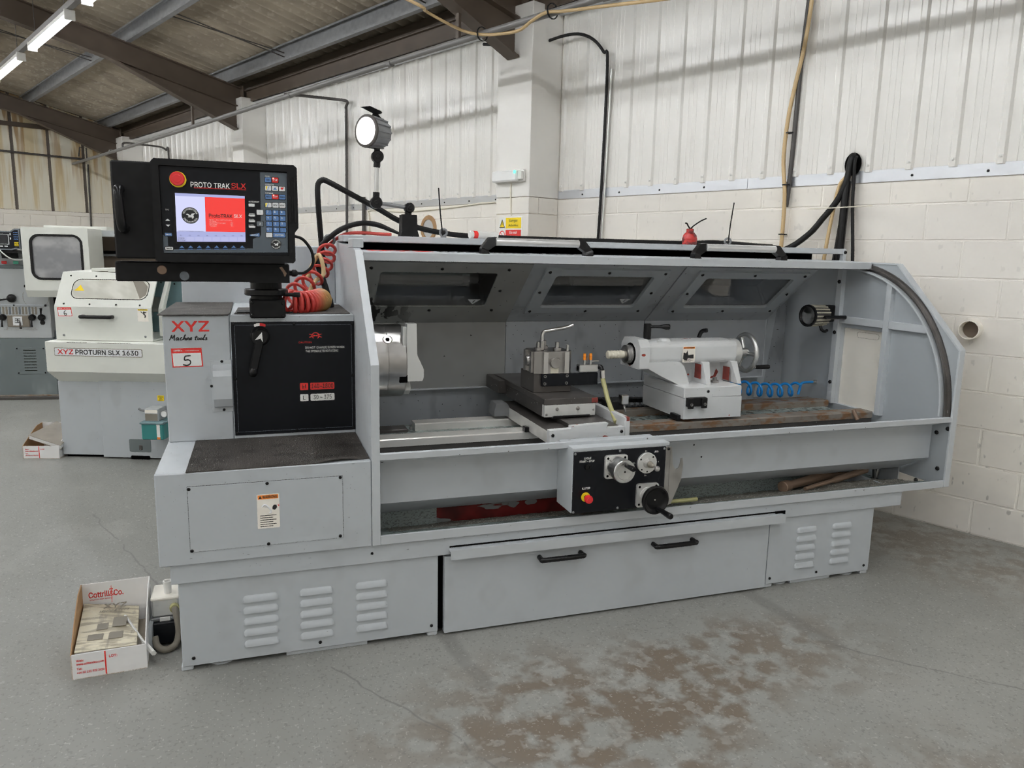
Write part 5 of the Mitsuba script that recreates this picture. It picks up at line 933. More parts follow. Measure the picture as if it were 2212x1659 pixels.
for k in range(8):
    u, v = 463 + 121 * k, 1262 + 3.4 * k
    put(fc, 'soft_key', [prism(Polygon([FX(u - 34, v + 10), FX(u + 36, v + 12), FX(u, v - 22)]), 'y', yp - .003, yp), prism(Polygon([FX(u - 34, v + 22), FX(u + 36, v + 24), FX(u + 37, v + 36), FX(u - 34, v + 34)]), 'y', yp - .003, yp)], 'key_blue')
ft('SYS', 262, 738, .0048, 48 * K, y=yp - .001)
put(fc, 'scroll_arrow', prism(Polygon([FX(237, 882), FX(302, 886), FX(268, 852)]), 'y', yp - .001, yp), 'key_white'); put(fc, 'scroll_arrow', prism(Polygon([FX(240, 936), FX(308, 938), FX(276, 968)]), 'y', yp - .001, yp), 'key_white')
put(PD, 'handle', tube([(-.100, yf + .045, 1.862), (-.100, yf + .015, 1.864), (-.100, yf - .008, 1.848), (-.098, yf - .012, 1.79), (-.094, yf - .008, 1.728), (-.092, yf + .015, 1.712), (-.090, yf + .045, 1.714)], .0175, 12, 4), 'black_plastic', 50)
ar = put(PD, 'arm', bx(-.141, .519, .385, .50, 1.510, 1.588, .005), 'black_powder'); put(ar, 'end_drop', prism([(.36, 1.508), (.519, 1.508), (.519, 1.535), (.34, 1.535)], 'y', .384, .50), 'black_powder')
put(ar, 'packer', bx(.06, .50, .36, .46, 1.586, 1.602, .002), 'black_oxide')
for u, m in (((0.028, 0.38, 1.556), 'copper_brown'), ((0.11, 0.38, 1.533), 'key_grey')): put(ar, 'plug', rev([(0, .004), (.017, .004), (.019, 0)][::-1], (u[0], .385, u[2]), (0, -1, 0), 20), m, 30)
put(ar, 'scuff', prism(Polygon([(.478, 1.572), (.490, 1.575), (.508, 1.548), (.500, 1.530), (.492, 1.552)]), 'y', .3842, .386), 'copper_brown')
put(ar, 'cable_gland', rev([(.011, 0), (.011, .012), (.015, .013), (.015, .028), (.010, .036), (.007, .037)], (.518, .43, 1.548), (1, 0, 0), 12), 'black_plastic', 30)
put(ar, 'cable', tube([(.55, .43, 1.548), (.585, .43, 1.552), (.618, .43, 1.585), (.615, .42, 1.640), (.58, .41, 1.690), (.54, .40, 1.705)], .0062, 8, 6), 'rubber_black', 50)
sv = put(PD, 'swivel', cyl((.426, .555, 1.430), (.426, .555, 1.512), .066, 32), 'black_oxide', 40); put(sv, 'collar', cyl((.426, .555, 1.447), (.426, .555, 1.476), .092, 40, .004), 'black_plastic', 40)
put(sv, 'clamp_bolt', rev([(.008, 0), (.008, .035), (.011, .036), (.011, .062), (0, .063)], (.505, .51, 1.452), (1, -.25, 0), 12), 'black_oxide', 30)
sb = put(PD, 'swivel_block', bx(.354, .502, .468, .64, 1.352, 1.432, .006), 'black_powder')
for x, z in ((.365, 1.366), (.491, 1.362), (.365, 1.420), (.491, 1.417)): screw(sb, (x, .468, z), r=.007, mat='black_plastic')
put(sb, 'foot_plate', bx(.30, .556, .56, .70, 1.3645, 1.372, .001), 'black_oxide')
# ---------------------------------------------------------------- hoses at the headstock
rc = solo('coiled_hose', helix([(.520, .60, 1.418), (.545, .585, 1.412), (.59, .60, 1.409), (.635, .655, 1.411), (.675, .74, 1.416)], .046, 13, .0105, 8, 20, 2.0), 'hose_dirty', 'red coiled air hose heaped on the headstock beside the swivel block', 'hose', 50)
put(rc, 'upper_coil', helix([(.745, 1.14, 1.665), (.725, 1.04, 1.60), (.675, .92, 1.53), (.60, .82, 1.475), (.535, .74, 1.43), (.52, .70, 1.41)], .042, 8, .0085, 8, 20, 1.0), 'hose_red', 50)
put(rc, 'lead', tube([(.74, 1.15, 1.66), (.78, 1.14, 1.70), (.84, 1.12, 1.735), (.92, 1.08, 1.742), (1.0, 1.05, 1.738), (1.06, 1.02, 1.736)], .0085, 8, 6), 'hose_red', 50)
solo('hose', tube([(.655, .76, 1.43), (.63, .80, 1.45), (.66, .86, 1.50), (.70, .88, 1.53), (.695, .90, 1.60), (.68, .92, 1.625), (.655, .93, 1.58), (.62, .92, 1.50)], .0105, 8, 6), 'hose_tan', 'tan hose looping up out of the red coil on the headstock', 'hose', 50)
solo('hose', [tube([(.665, .98, 1.62), (.675, .95, 1.60), (.69, .93, 1.54), (.715, .90, 1.45), (.73, .88, 1.38)], .0155, 10, 5), cyl((.728, .882, 1.368), (.720, .888, 1.41), .023, 14)], 'rubber_black', 'short thick black hose standing behind the red coil', 'hose', 50)
solo('cable', tube([(.735, 1.22, 1.56), (.725, 1.2, 1.62), (.715, 1.18, 1.74), (.704, 1.15, 1.89), (.704, 1.15, 1.975), (.722, 1.15, 2.002), (.752, 1.15, 2.0), (.88, 1.15, 1.937), (1.02, 1.15, 1.868), (1.12, 1.15, 1.815), (1.24, 1.16, 1.778), (1.38, 1.17, 1.755), (1.55, 1.2, 1.744), (1.9, 1.25, 1.741), (2.4, 1.28, 1.741), (2.9, 1.25, 1.741), (3.15, 1.2, 1.75), (3.5, 1.3, 1.742), (3.7, 1.38, 1.74)], .0145, 10, 5), 'rubber_black', 'thick black cable rising in a bend and trailing along the hood top', 'cable', 50)
solo('cable', tube([(.715, 1.12, 1.675), (.745, 1.11, 1.705), (.797, 1.10, 1.748), (.86, 1.10, 1.778), (.93, 1.10, 1.793), (1.0, 1.10, 1.786), (1.06, 1.09, 1.765), (1.105, 1.06, 1.745)], .0135, 10, 5, radii=[.0135, .0135, .0135, .0135, .007]), 'rubber_black', 'black cable arching from the coil to the foot of the work lamp', 'cable', 50)
solo('hose_ring', rev([(.026 + .007 * math.cos(a), .007 * math.sin(a)) for a in np.linspace(0, 2 * math.pi, 9)], (.755, 1.13, 1.700), (.3, 1, .2), 20), 'galvanised', 'grey ring where the black cables gather behind the headstock', 'ring', True)
# ---------------------------------------------------------------- work lamps
WL = thing('work_lamp', 'lit round work lamp on a jointed arm standing on the hood top', 'lamp'); yl_ = 1.0
bs = put(WL, 'base', prism([(1.098, 1.727), (1.195, 1.727), (1.186, 1.755), (1.182, 1.838), (1.107, 1.838), (1.105, 1.755)], 'y', .955, 1.045), 'black_powder'); put(bs, 'cap', cyl((1.145, 1.0, 1.836), (1.145, 1.0, 1.855), .018, 14), 'black_plastic', 40)
def joint(c, r=.031, w=.044):
    j = put(WL, 'joint', cyl((c[0], c[1] - w / 2, c[2]), (c[0], c[1] + w / 2, c[2]), r, 24, .004), 'black_plastic', 40); put(j, 'pivot', cyl((c[0], c[1] - w / 2 - .003, c[2]), (c[0], c[1], c[2]), r * .42, 14), 'black_oxide'); return j
joint((1.150, 1.0, 1.874), .026); joint((.978, .99, 1.893), .030); joint((.985, .98, 2.118), .030)
put(WL, 'lower_arm', tube([(1.13, 1.0, 1.876), (.995, .992, 1.891)], .010, 12, 1), 'galvanised', 50); put(WL, 'upper_arm', tube([(.979, .99, 1.92), (.984, .985, 2.09)], .0115, 12, 1), 'aluminium', 50)
put(WL, 'arm_socket', [cyl((.9785, .99, 1.91), (.980, .989, 1.945), .017, 14), cyl((.983, .986, 2.066), (.9845, .984, 2.095), .017, 14), cyl((.984, .98, 2.14), (.984, .98, 2.168), .015, 14)], 'black_plastic', 40)
def head(parent, c, ax, R, L, n, emit, mat, lens_mat='paper_white', ringmat='dark_steel', finmat=None):
    c, ax = np.array(c, float), np.array(ax, float) / np.linalg.norm(ax); a, b, _ = basis(ax)
    hd = put(parent, 'head', rev([(R * .98, 0), (R * 1.02, .006), (R, .02), (R * .97, L * .55), (R * .9, L), (R * .55, L + .004), (0, L + .004)], c, ax, 40), mat, 40)
    for k in range(n):
        t = 2 * math.pi * k / n; d = math.cos(t) * a + math.sin(t) * b; s_ = np.cross(ax, d)
        put(hd, 'fin', hull([c + ax * h + d * r + s_ * q for h, r in ((.006, R * .95), (.006, R * 1.07), (L * .96, R * .88), (L * .96, R * 1.02)) for q in (-.004, .004)]), finmat or mat)
    put(hd, 'lens_ring', rev([(R * .86, -.002), (R * .90, -.008), (R * 1.06, -.006), (R * 1.08, .004), (R, .010)], c, ax, 40), ringmat, 30)
    put(hd, 'lens', rev([(0, -.012), (R * .3, -.0115), (R * .62, -.009), (R * .88, -.003)][::-1], c, -ax, 32) if False else rev([(R * .88, .000), (R * .62, -.006), (R * .3, -.009), (0, -.010)][::-1], c, ax, 32), lens_mat, True, **({'emitter': screen((1, .99, .95), emit)} if emit else {}))
    return hd
hd = head(WL, (.928, .945, 2.233), (.80, .58, -.02), .074, .105, 14, 25.0, 'galvanised')
put(hd, 'handle', [hull([(.955, .95, 2.305), (1.015, .99, 2.302), (.955, 1.0, 2.305), (1.015, 1.03, 2.300), (.965, .965, 2.325), (.99, .985, 2.325), (.965, .985, 2.325), (.99, 1.0, 2.325)]), hull([(.90, .95, 2.345), (.945, .94, 2.352), (.945, .99, 2.352), (1.01, .97, 2.330), (1.01, 1.01, 2.330), (.97, .97, 2.32), (.985, .99, 2.32), (.955, .96, 2.325), (1.005, .975, 2.338)])], 'black_plastic', 40)
WM = thing('work_lamp', 'unlit finned work lamp fixed inside the right end guard of the hood', 'lamp')
hd = head(WM, (3.632, .885, 1.312), (1, .12, .0), .064, .135, 18, 0, 'dark_steel', 'chrome', 'black_plastic', 'lamp_cast')
put(WM, 'grip', [bx(3.70, 3.86, .80, .822, 1.296, 1.318, .006), bx(3.70, 3.76, .80, .86, 1.298, 1.316, .004)], 'black_plastic'); put(WM, 'mount', bx(3.78, 3.853, .90, .95, 1.27, 1.375, .005), 'black_powder'); put(WM, 'hook', tube([(3.72, .87, 1.248), (3.725, .86, 1.225), (3.745, .855, 1.215), (3.765, .86, 1.222)], .009, 8, 4), 'black_plastic', 50)
# ---------------------------------------------------------------- small things on the hood top
oc = solo('oil_can', rev([(0, 0), (.040, 0), (.044, .006), (.044, .032), (.0455, .034), (.0455, .040), (.043, .044), (.040, .060), (.028, .074), (.022, .078), (.022, .094), (.019, .098), (0, .098)], (2.888, 1.10, 1.7265), (0, 0, 1), 32), 'can_red', 'small red oil can with a black spout standing on the hood top', 'oil can', 30)
put(oc, 'spout', tube([(2.892, 1.10, 1.823), (2.91, 1.10, 1.842), (2.955, 1.095, 1.872), (2.99, 1.09, 1.888)], .0042, 8, 4, radii=[.006, .004, .004, .004]), 'black_oxide', 50); put(oc, 'trigger', tube([(2.888, 1.10, 1.823), (2.872, 1.10, 1.842), (2.858, 1.09, 1.854), (2.845, 1.09, 1.856)], .0045, 8, 4), 'black_oxide', 50)
wg = solo('grease_tube', cyl((1.51, 1.12, 1.750), (1.68, 1.16, 1.750), .022, 20, .003), 'white_plastic', 'white tube with a red band lying on the hood top left of the grab rail', 'tube', 40)
put(wg, 'red_band', cyl((1.528, 1.124, 1.750), (1.553, 1.130, 1.750), .0226, 20, 0), 'red_label', 40)
# ---------------------------------------------------------------- floor: card bin with manuals, coolant pump
def bin_(ox, oy, rz, w, d, hf, hb, label):
    FRAME[0] = rotz_frame((ox, oy, 0), rz); t = thing('card_bin', label, 'box'); e = .004
    put(t, 'base', bx(0, w, 0, d, .0, .003, 0), 'card_brown'); put(t, 'front_wall', bx(0, w, 0, e, .0, hf, 0), 'card_white'); put(t, 'back_wall', bx(0, w, d - e, d, .0, hb, 0), 'card_white')
    for x in (0, w - e): put(t, 'side_wall', prism([(0, 0), (d, 0), (d, hb), (d * .72, hb * .97), (d * .35, hb * .72), (0, hf)], 'x', x, x + e), 'card_brown' if x == 0 else 'card_white')
    f = -.0004
    put(t, 'lettering', [text('Web:', .008, (w * .07, f, hf * .70), align='l', bold=True), text('www.cottandco.com', .0085, (w * .07, f, hf * .56), w=w * .36, align='l', bold=True), text('Tel:', .008, (w * .07, f, hf * .37), align='l', bold=True), text('+44 (0) 121 328 2424', .0085, (w * .07, f, hf * .22), w=w * .36, align='l', bold=True), text('LOT:', .010, (w * .50, f, hf * .70), w=.028, align='l', bold=True)], 'ink_red')
    put(t, 'stripe', bx(w * .44, w * .458, -.0012, .0002, hf * .05, hf * .98, 0), 'red_label')
    b_ = d - e; put(t, 'lettering', [text('Cottrill', .024, (w * .10, b_, hb * .74), w=w * .30, align='l', bold=True), text('Co.', .024, (w * .46, b_, hb * .74), w=w * .14, align='l', bold=True), text('WORLDWIDE ASSET DISPOSALS', .005, (w * .11, b_, hb * .69), w=w * .33, align='l')], 'ink_red'); put(t, 'emblem', [bx(w * .425, w * .431, b_ - .001, b_, hb * .62, hb * .92, 0), bx(w * .40, w * .456, b_ - .001, b_, hb * .855, hb * .87, 0), text('&', .022, (w * .43, b_, hb * .74))], 'red_label')
    return t
bin_(-.338, .086, 3, .262, .335, .102, .245, 'open white card bin holding a stained manual, on the floor left of the large lathe')
FRAME[0] = rotz_frame((-.338, .086, 0), 3)
def book(name, c4, th, mats, label):
    q = np.array(c4, float); nn = np.cross(q[1] - q[0], q[3] - q[0]); nn /= np.linalg.norm(nn); nn = nn if nn[2] > 0 else -nn
    t = thing(name, label, 'book'); put(t, 'cover', hull(np.vstack([q, q - nn * .003])), mats[0]); put(t, 'back_cover', hull(np.vstack([q - nn * th, q - nn * (th + .003)])), mats[0])
    c = q.mean(0); qq = c + (q - c) * .975; put(t, 'pages', hull(np.vstack([qq - nn * .003, qq - nn * th])), 'paper_white')
    return t, q, nn
m, q, nn = book('manual', [(.012, .012, .105), (.228, .006, .104), (.215, .315, .125), (.010, .320, .165)], .018, ['manual_cover'], 'oil-stained pale instruction manual lying in the nearer card bin')
ex = (q[1] - q[0]) / np.linalg.norm(q[1] - q[0]); ez = (q[3] - q[0]); ez -= ex * (ez @ ex); ez /= np.linalg.norm(ez)
put(m, 'lettering', [text('XYZ', .030, q[0] + ex * .11 + ez * .26 + nn * .001, ex, ez, w=.085, bold=True), text('Machine Tools', .014, q[0] + ex * .11 + ez * .235 + nn * .001, ex, ez, w=.11, shear=.25)], 'conduit_grey')
put(m, 'picture', [on_plane(prism(sbox(*b4), 'y', -.0015, .0005), q[0] + nn * .001, ex, ez) for b4 in ((.06, .12, .10, .16), (.035, .06, .09, .095), (.115, .13, .165, .19), (.11, .055, .16, .095))], 'conduit_grey')
m2, _, _ = book('manual', [(.16, .03, .07), (.255, .03, .07), (.255, .30, .07), (.16, .30, .07)], .03, ['manual_brown'], 'brown manual underneath the stained pale manual in the nearer card bin')
FRAME[0] = np.eye(4)
bk = solo('box_spanner', [tube([(-0.177, 0.3, 0.139), (-0.088, .14, 0.085 + .002)], .0055, 8, 1), hull([np.array((-0.088, .14, 0.087)) + d for d in [(.011 * math.cos(a), 0, .011 * math.sin(a)) for a in np.linspace(0, 5.24, 6)]] + [np.array((-0.051, 0.1, 0.059)) + d for d in [(.011 * math.cos(a), 0, .011 * math.sin(a)) for a in np.linspace(0, 5.24, 6)]])], 'alu_white', 'grey spanner with a hexagonal handle lying over the card bin corner', 'tool', 30)
pu = thing('coolant_pump', 'grey connector box with white pipe stub on a black tank beside the lathe foot', 'pump')
put(pu, 'tank', bx(-.07, .045, .26, .60, .012, .105, .004), 'black_panel'); put(pu, 'housing', bx(-.075, .03, .29, .42, .118, .195, .006), 'alu_white'); put(pu, 'lid', bx(-.078, .033, .285, .425, .193, .206, .004), 'cream_board'); put(pu, 'flange', bx(-.08, .04, .28, .43, .104, .118, .003), 'galvanised')
put(pu, 'label_plate', bx(-.045, -.005, .277, .281, .101, .122, .001), 'white_label')
put(pu, 'pipe_stub', rev([(.014, 0), (.016, .045), (.018, .048), (.018, .056), (.013, .056), (.012, .04)], (-.014, .33, .204), (0, 0, 1), 18), 'white_plastic', 30)
cg = put(pu, 'conduit', tube([(.012, .286, .158), (.018, .265, .15), (.026, .25, .11), (.028, .24, .06), (.015, .22, .022), (-.02, .20, .016), (-.05, .21, .03), (-.062, .235, .06)], .0135, 12, 6), 'conduit_grey', 50, 'grey flexible conduit in a loop'); put(cg, 'gland', cyl((.012, .292, .158), (.014, .272, .156), .019, 14), 'hose_olive')
put(pu, 'side_panel', bx(-.085, -.07, .22, .60, .005, .11, .002), 'grey_light')
# ---------------------------------------------------------------- the cream lathe with the number 6 sticker
FRAME[0] = rotz_frame((-.776, 3.505, 0), -19)
LB = thing('lathe', 'smaller cream and grey lathe with a windowed chuck guard, wearing the number 6 sticker', 'lathe')
CR = 'lathe_cream'
put(LB, 'base', bx(-.335, -.008, .0, .85, .022, .61, .003), G); mb = put(LB, 'motor_base', bx(-.006, 1.75, -.022, .86, .012, .62, .003), G)
put(mb, 'pocket', prism(rr(.203, .060, .372, .163, .012), 'y', -.024, -.021), 'lathe_green'); put(mb, 'lifting_pin', bx(.28, .305, -.030, -.02, .075, .115, .004), 'dark_steel'); put(mb, 'toe_slot', prism(rr(.21, .0, .36, .03, .008), 'y', -.024, -.021), 'void_black')
put(LB, 'base_shadow', bx(-.32, 1.74, .03, .8, 0, .024, 0), 'void_black')  # solid black block painted in as the shade under the base
put(LB, 'apron', prism([(-.15, .706), (-.15, .928), (-.145, .933), (.8, .933), (.8, .61), (.0, .608), (-.005, .608)], 'x', -.314, 1.75), CR, 30)
yb = -.15
np_ = put(LB, 'name_plate', prism(rr(-.247, .828, .412, .888, .006), 'y', yb - .003, yb), 'conduit_grey'); put(np_, 'plate_face', prism(rr(-.243, .832, .408, .884, .005), 'y', yb - .0036, yb - .002), 'key_white')
put(np_, 'lettering', text('XYZ', .034, (-.222, yb - .0036, .842), w=.118, align='l', bold=True), 'ink_red'); put(np_, 'lettering', text('PROTURN SLX 1630', .034, (-.088, yb - .0036, .842), w=.472, align='l', bold=True), 'ink_black')
for x0, x1, z in ((-.15, .0, .928), (.08, .33, .929)): put(LB, 'edge_wear', bx(x0, x1, yb - .0006, yb, z, z + .0025, 0), 'black_oxide')
yh = -.05; YT, ZT, ZK = .10, 1.445, 1.190
gpoly = Polygon([(yh, .936), (yh, ZK), (YT, ZT), (.55, ZT + .01), (.55, .936)]); hd = put(LB, 'chuck_guard', [prism(gpoly.difference(gpoly.buffer(-.012, join_style=2)), 'x', -.284, .448), prism(gpoly.buffer(-.0125, join_style=2), 'x', -.284, -.272)], CR)
Gv = np.array([0, YT - yh, ZT - ZK]); Gl = np.linalg.norm(Gv); Gv /= Gl; Gn = np.array([0, -Gv[2], Gv[1]]); Gp = np.array([0, yh, ZK])
def gs(poly, h0, h1):
    m = prism(poly, 'z', h0, h1); v = m.vertices
    return trimesh.Trimesh(np.outer(v[:, 0], (1, 0, 0)) + np.outer(v[:, 1], Gv) + np.outer(v[:, 2], Gn) + Gp, m.faces, process=False)
wn = rr(-.178, .070, .400, .232, .055, 7)
put(hd, 'window_seal', gs(wn.buffer(.004).difference(wn.buffer(-.001)), -.001, .0015), 'rubber_black'); wp_ = put(hd, 'window_pane', gs(wn, -.001, .0006), 'hazy_pane', label='clear scratched guard window'); put(wp_, 'corner_shadow', gs(Polygon([(.27, .225), (.35, .225), (.392, .18), (.39, .11), (.35, .075)]), .0004, .0010), 'conduit_grey')
tri = Polygon([(-.160, .135), (-.085, .135), (-.122, .185)]); put(wp_, 'warning_triangle', gs(tri, .0006, .0012), 'yellow_sign')
for x in (-.215, -.02, .18, .36):
    for t in (.022, .262): screw(hd, Gp + np.array([x, 0, 0]) + Gv * t, Gn, .007)
pull(hd, -.062, .153, 1.118, yh, r=.0145, out=.05)
lot(hd, [(-.262, yh, 1.182), (-.156, yh, 1.184), (-.150, yh, 1.118), (-.256, yh, 1.115)], 6, yh)
wl_ = warn(hd, .345, 1.088, .425, 1.184, yh, 'yellow_sign', 0); put(wl_, 'figure_mark', [tube([(.412, yh - .002, 1.160), (.388, yh - .002, 1.148), (.370, yh - .002, 1.163)], .0025, 5, 1), tube([(.390, yh - .002, 1.147), (.404, yh - .002, 1.134), (.400, yh - .002, 1.118)], .004, 5, 2), trimesh.creation.icosphere(1, .006).apply_translation((.394, yh - .002, 1.158))], 'ink_black')
for x in (-.225, .395): screw(hd, (x, yh, .972), r=.009, mat='galvanised')
put(LB, 'rear_top', bx(-.10, .44, .16, .5, ZT + .008, ZT + .03, .003), CR); put(LB, 'hinge', bx(.06, .15, .10, .2, ZT + .004, ZT + .034, .003), CR)
put(LB, 'guard_frame', prism([(yh + .09, .97), (yh + .09, ZK - .01), (YT + .10, ZT - .03), (YT + .14, ZT - .03), (yh + .14, ZK - .02), (yh + .14, .97)], 'x', .462, .492), CR)
put(LB, 'splash_back', bx(-.25, 1.75, .52, .537, .95, 1.43, .002), 'teal_guard'); put(LB, 'splash_back', bx(.46, 1.75, .62, .66, .93, 1.60, .002), 'teal_guard'); put(LB, 'cable_conduit', tube([(.40, .30, 1.1), (.42, .29, 1.02), (.46, .29, .97)], .015, 8, 4), 'rubber_black', 50)
c6 = put(LB, 'chuck', rev([(0, .19), (.06, .19), (.065, .08), (.10, .07), (.135, .06), (.14, .05), (.14, 0)][::-1], (.17, .34, 1.19), (1, 0, 0), 36), 'steel', 30)
for x, z in ((.27, 1.36), (.33, 1.355), (.38, 1.35)): screw(LB, (x, .52, z), r=.007)
op = thing('oil_pump', 'grey lubricating pump with a translucent teal oil tank on the front of the cream lathe', 'pump')
put(op, 'tank', bx(.392, .560, -.20, -.03, .205, .330, .008), 'oil_teal'); put(op, 'tank_lid', bx(.386, .566, -.21, -.024, .326, .342, .004), 'teal_guard'); hb_ = put(op, 'housing', bx(.410, .512, -.17, -.03, .342, .438, .004), 'lathe_pale')
put(hb_, 'yellow_label', bx(.414, .508, -.1715, -.169, .405, .430, 0), 'cream_board'); put(hb_, 'brown_label', bx(.414, .508, -.1715, -.169, .348, .400, 0), 'conduit_grey'); put(op, 'level_scale', bx(.510, .535, -.2015, -.199, .21, .325, 0), 'white_label'); put(op, 'level_mark', bx(.510, .535, -.2022, -.2012, .21, .228, 0), 'orange_label')
put(op, 'gauge', cyl((.545, -.12, .395), (.545, -.145, .395), .026, 20), 'chrome', 40); put(op, 'gauge_face', cyl((.545, -.145, .395), (.545, -.147, .395), .022, 20), 'paper_white'); put(op, 'pipe_union', tube([(.41, -.09, .40), (.38, -.08, .405), (.34, -.07, .405), (.31, -.05, .41)], .009, 8, 3), 'galvanised', 50)
yo = put(LB, 'yellow_label', prism(rr(.445, .472, .495, .515, .002), 'y', -.0245, -.021), 'yellow_sign'); put(yo, 'lettering', [text(s_, .008, (.470, -.0245, z), bold=True) for s_, z in (('ISO 32', .5), ('OIL', .488), ('ONLY', .476))], 'ink_black')
# ---------------------------------------------------------------- the grey-green lathe behind it
FRAME[0] = rotz_frame((-2.238, 6.273, 0), -7)
LC = thing('lathe', 'old dark green and grey lathe with a white guard door, at the left picture edge', 'lathe')
put(LC, 'base', bx(-1.0, .565, .005, .9, .05, .66, .004), 'lathe_green'); put(LC, 'foot_rail', bx(-1.0, 2.4, -.02, .9, .0, .035, .004), 'dark_steel'); put(LC, 'foot_rail', bx(-1.0, 2.4, .0, .9, .034, .052, .004), 'worn_way')
vp_ = put(LC, 'vent_panel', bx(.190, .478, -.001, .006, .277, .567, .001), 'lathe_green')
for k in range(8): put(vp_, 'vent_slot', bx(.265, .385, -.003, .0, .312 + k * .0314, .318 + k * .0314, 0), 'void_black')
for x in (.205, .462):
    for z in (.29, .552): screw(vp_, (x, -.001, z), r=.008)
hs_ = put(LC, 'headstock', bx(-1.0, .555, .0, .8, .662, 1.392, .006), 'lathe_pale'); put(hs_, 'rib', bx(-1.0, .54, -.012, .002, 1.005, 1.022, .002), G); put(hs_, 'top_step', prism([(.05, 1.392), (.10, 1.44), (.10, 1.56), (.7, 1.56), (.7, 1.392)], 'x', -1.0, .50), 'lathe_pale'); put(hs_, 'trim', bx(-1.0, .50, .03, .06, 1.392, 1.43, .004), 'lathe_green')
screw(hs_, (.52, -.012, 1.012), r=.012); screw(hs_, (.22, -.012, 1.012), r=.008)
for k in range(12): put(hs_, 'chart_column', bx(.07 + k * .031, .09 + k * .031, -.0015, .0005, .915, .995, 0), 'conduit_grey' if k % 3 else 'key_grey')
def knob(x, z, r=.035, ang=None, L=.09):
    k = put(hs_, 'selector_knob', rev([(0, .045), (r * .6, .045), (r * .9, .035), (r, .012), (r * .9, 0)][::-1], (x, 0, z), (0, -1, 0), 20), 'black_plastic', 40)
    if ang is not None:
        d = np.array([math.cos(math.radians(ang)), 0, math.sin(math.radians(ang))]); put(k, 'lever', tube([np.array([x, -.03, z]), np.array([x, -.045, z]) + d * L * .5, np.array([x, -.05, z]) + d * L], .010, 8, 2, radii=[.007, .008, .013]), 'black_oxide', 50)
knob(.475, 1.300); knob(.475, 1.19, .038, 168, .13); knob(.205, 1.085, .045, 190, .15); knob(.105, .885, .035, -90, .10); knob(.385, .885, .035, -90, .10); knob(.475, .885, .036, 83, .10); knob(.03, .885, .034)
put(hs_, 'hole_plug', cyl((.475, 0, .83), (.475, -.006, .83), .024, 16), 'black_plastic')
gb = put(hs_, 'gate_box', bx(.145, .355, -.02, .004, .785, .905, .004), 'manual_brown'); put(gb, 'gate_plate', bx(.20, .29, -.023, -.018, .80, .895, .001), 'key_white'); put(gb, 'gate_slots', [bx(.222, .272, -.0245, -.022, z, z + .008, 0) for z in (.826, .846, .866)] + [bx(.243, .251, -.0245, -.022, .826, .874, 0)], 'ink_black'); put(gb, 'gate_lever', tube([(.265, -.02, .84), (.29, -.08, .80), (.305, -.11, .78)], .011, 8, 2, radii=[.007, .009, .013]), 'dark_steel', 50)
put(hs_, 'arc_mark', prism(Point(.43, 1.10).buffer(.125).difference(Point(.43, 1.10).buffer(.122)).intersection(sbox(.2, .9, .7, 1.15)), 'y', -.001, .0005), 'conduit_grey'); put(hs_, 'line_mark', [bx(.13, .41, -.001, .0005, .770, .773, 0), bx(.13, .133, -.001, .0005, .755, .78, 0), bx(.10, .42, -.001, .0005, .752, .7545, 0)], 'conduit_grey')
for x, m in ((.115, 'key_red'), (.225, 'green_led_off')): put(hs_, 'push_button', bx(x, x + .05, .045, .052, 1.44, 1.47, .003), m)
put(LC, 'gap_shade', bx(.556, .74, .12, .7, .66, 1.40, 0), 'void_black'); put(LC, 'bed', bx(.565, 2.4, .06, .85, .05, .74, .004), 'lathe_green'); put(LC, 'rear_board', bx(.74, 2.4, .46, .5, .70, 1.745, 0), 'brown_board')  # the black box beside the headstock stands in for a shaded gap
put(LC, 'top_rail', bx(.55, 2.3, .15, .45, 1.745, 1.81, .003), 'lathe_pale'); put(LC, 'top_rail', bx(.5, 1.12, .16, .40, 1.81, 1.85, .003), CR); put(LC, 'slot_rail', bx(.90, 2.3, .38, .46, 1.565, 1.595, .002), 'void_black'); put(LC, 'slot_rail', bx(.90, 2.3, .40, .46, 1.535, 1.562, .002), 'galvanised')
dr2 = rr(.452, 1.185, 1.068, 1.818, .01); dwin = rr(.530, 1.300, 1.005, 1.745, .085, 8)
gd = put(LC, 'guard_door', [prism(dr2.difference(dwin), 'y', -.30, -.26), prism([(-.30, 1.186), (-.26, 1.115), (-.20, 1.115), (-.20, 1.19)], 'x', .452, 1.068), bx(.452, .470, -.26, .10, 1.19, 1.815, .002), bx(1.05, 1.068, -.26, .16, 1.19, 1.815, .002), bx(.452, 1.068, -.26, .16, 1.80, 1.818, .002)], CR)
put(gd, 'window_seal', prism(dwin.buffer(.008).difference(dwin.buffer(-.014)), 'y', -.306, -.29), 'rubber_black'); put(gd, 'window_pane', prism(dwin.buffer(-.010), 'y', -.288, -.284), 'mirror_pane', label='scuffed reflecting guard window')
DR = thing('readout_display', 'small dark digital readout with a grey rim, at the left picture edge', 'display')
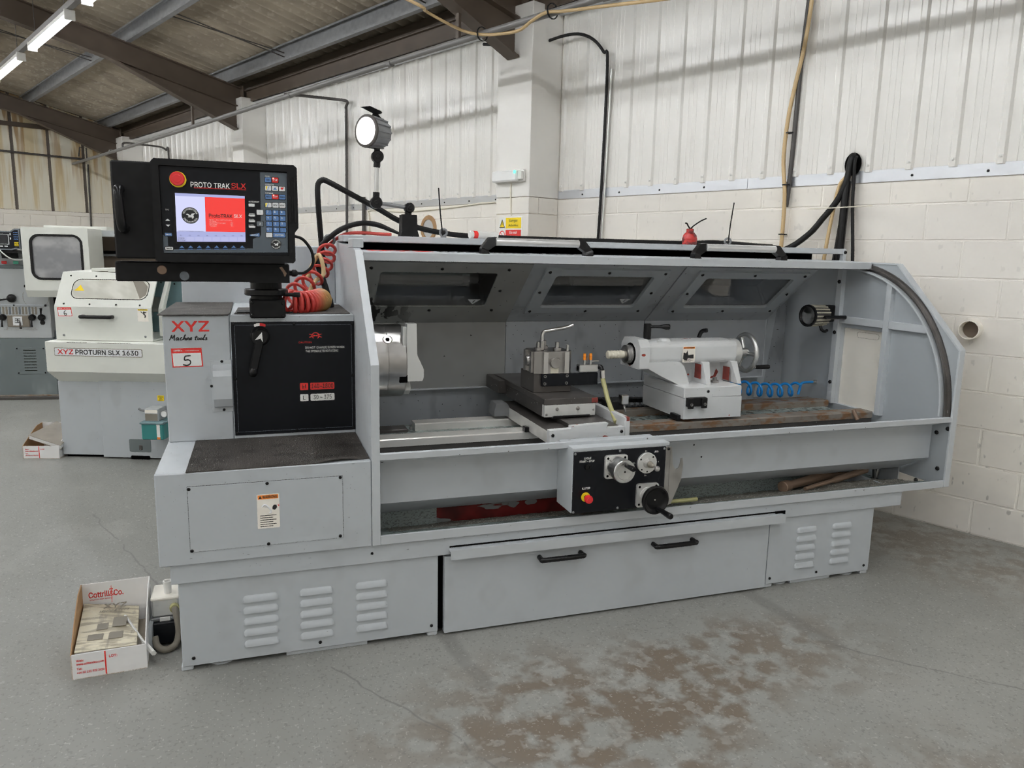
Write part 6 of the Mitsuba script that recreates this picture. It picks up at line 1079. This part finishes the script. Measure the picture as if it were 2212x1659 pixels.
put(DR, 'case', prism(Polygon([(-.1, 1.585), (.36, 1.585), (.40, 1.60), (.44, 1.592), (.44, 1.80), (.40, 1.80), (.355, 1.772), (-.1, 1.772)]), 'y', -.30, -.22), 'key_grey'); put(DR, 'face', prism(Polygon([(-.09, 1.60), (.36, 1.60), (.40, 1.61), (.43, 1.604), (.43, 1.785), (.40, 1.785), (.36, 1.76), (-.09, 1.76)]), 'y', -.302, -.299), 'black_panel'); put(DR, 'screen_rim', prism(rr(-.08, 1.640, .345, 1.745).difference(rr(-.075, 1.646, .336, 1.739)), 'y', -.304, -.301), 'lathe_pale'); put(DR, 'screen', bx(-.075, .336, -.3028, -.301, 1.646, 1.739, 0), 'dark_glass')
for k in range(5): put(DR, 'key', bx(.13 + k * .042, .16 + k * .042, -.305, -.301, 1.617, 1.628, .001), 'key_white')
for i in range(3):
    for j in range(4): put(DR, 'key', bx(.388 + i * .014, .398 + i * .014, -.305, -.301, 1.69 + j * .022, 1.70 + j * .022, .001), 'key_blue')
for z in (1.69, 1.73): put(DR, 'key', bx(.352, .364, -.305, -.301, z, z + .022, .002), 'key_white')
for z in (1.625, 1.64, 1.655): put(DR, 'key', bx(.388, .428, -.305, -.301, z, z + .009, .001), 'yellow_sign')
put(DR, 'bracket', [bx(.05, .40, -.27, .10, 1.555, 1.585, .003), bx(.18, .26, -.1, .2, 1.50, 1.56, .003)], 'black_oxide'); put(DR, 'cable', tube([(.24, -.30, 1.60), (.28, -.30, 1.55), (.34, -.28, 1.50), (.40, -.2, 1.49), (.45, -.05, 1.53)], .007, 8, 4), 'white_plastic', 50)
FRAME[0] = np.eye(4)
bin_(-1.372, 3.63, -13, .268, .32, .10, .22, 'white card bin holding a tilted brown manual, on the floor by the cream lathe')
FRAME[0] = rotz_frame((-1.372, 3.63, 0), -13)
book('manual', [(.02, .06, .175), (.285, -.005, .105), (.30, .22, .17), (.13, .29, .235)], .035, ['manual_brown'], 'brown manual tilted over the farther card bin beside the cream lathe')
FRAME[0] = np.eye(4)
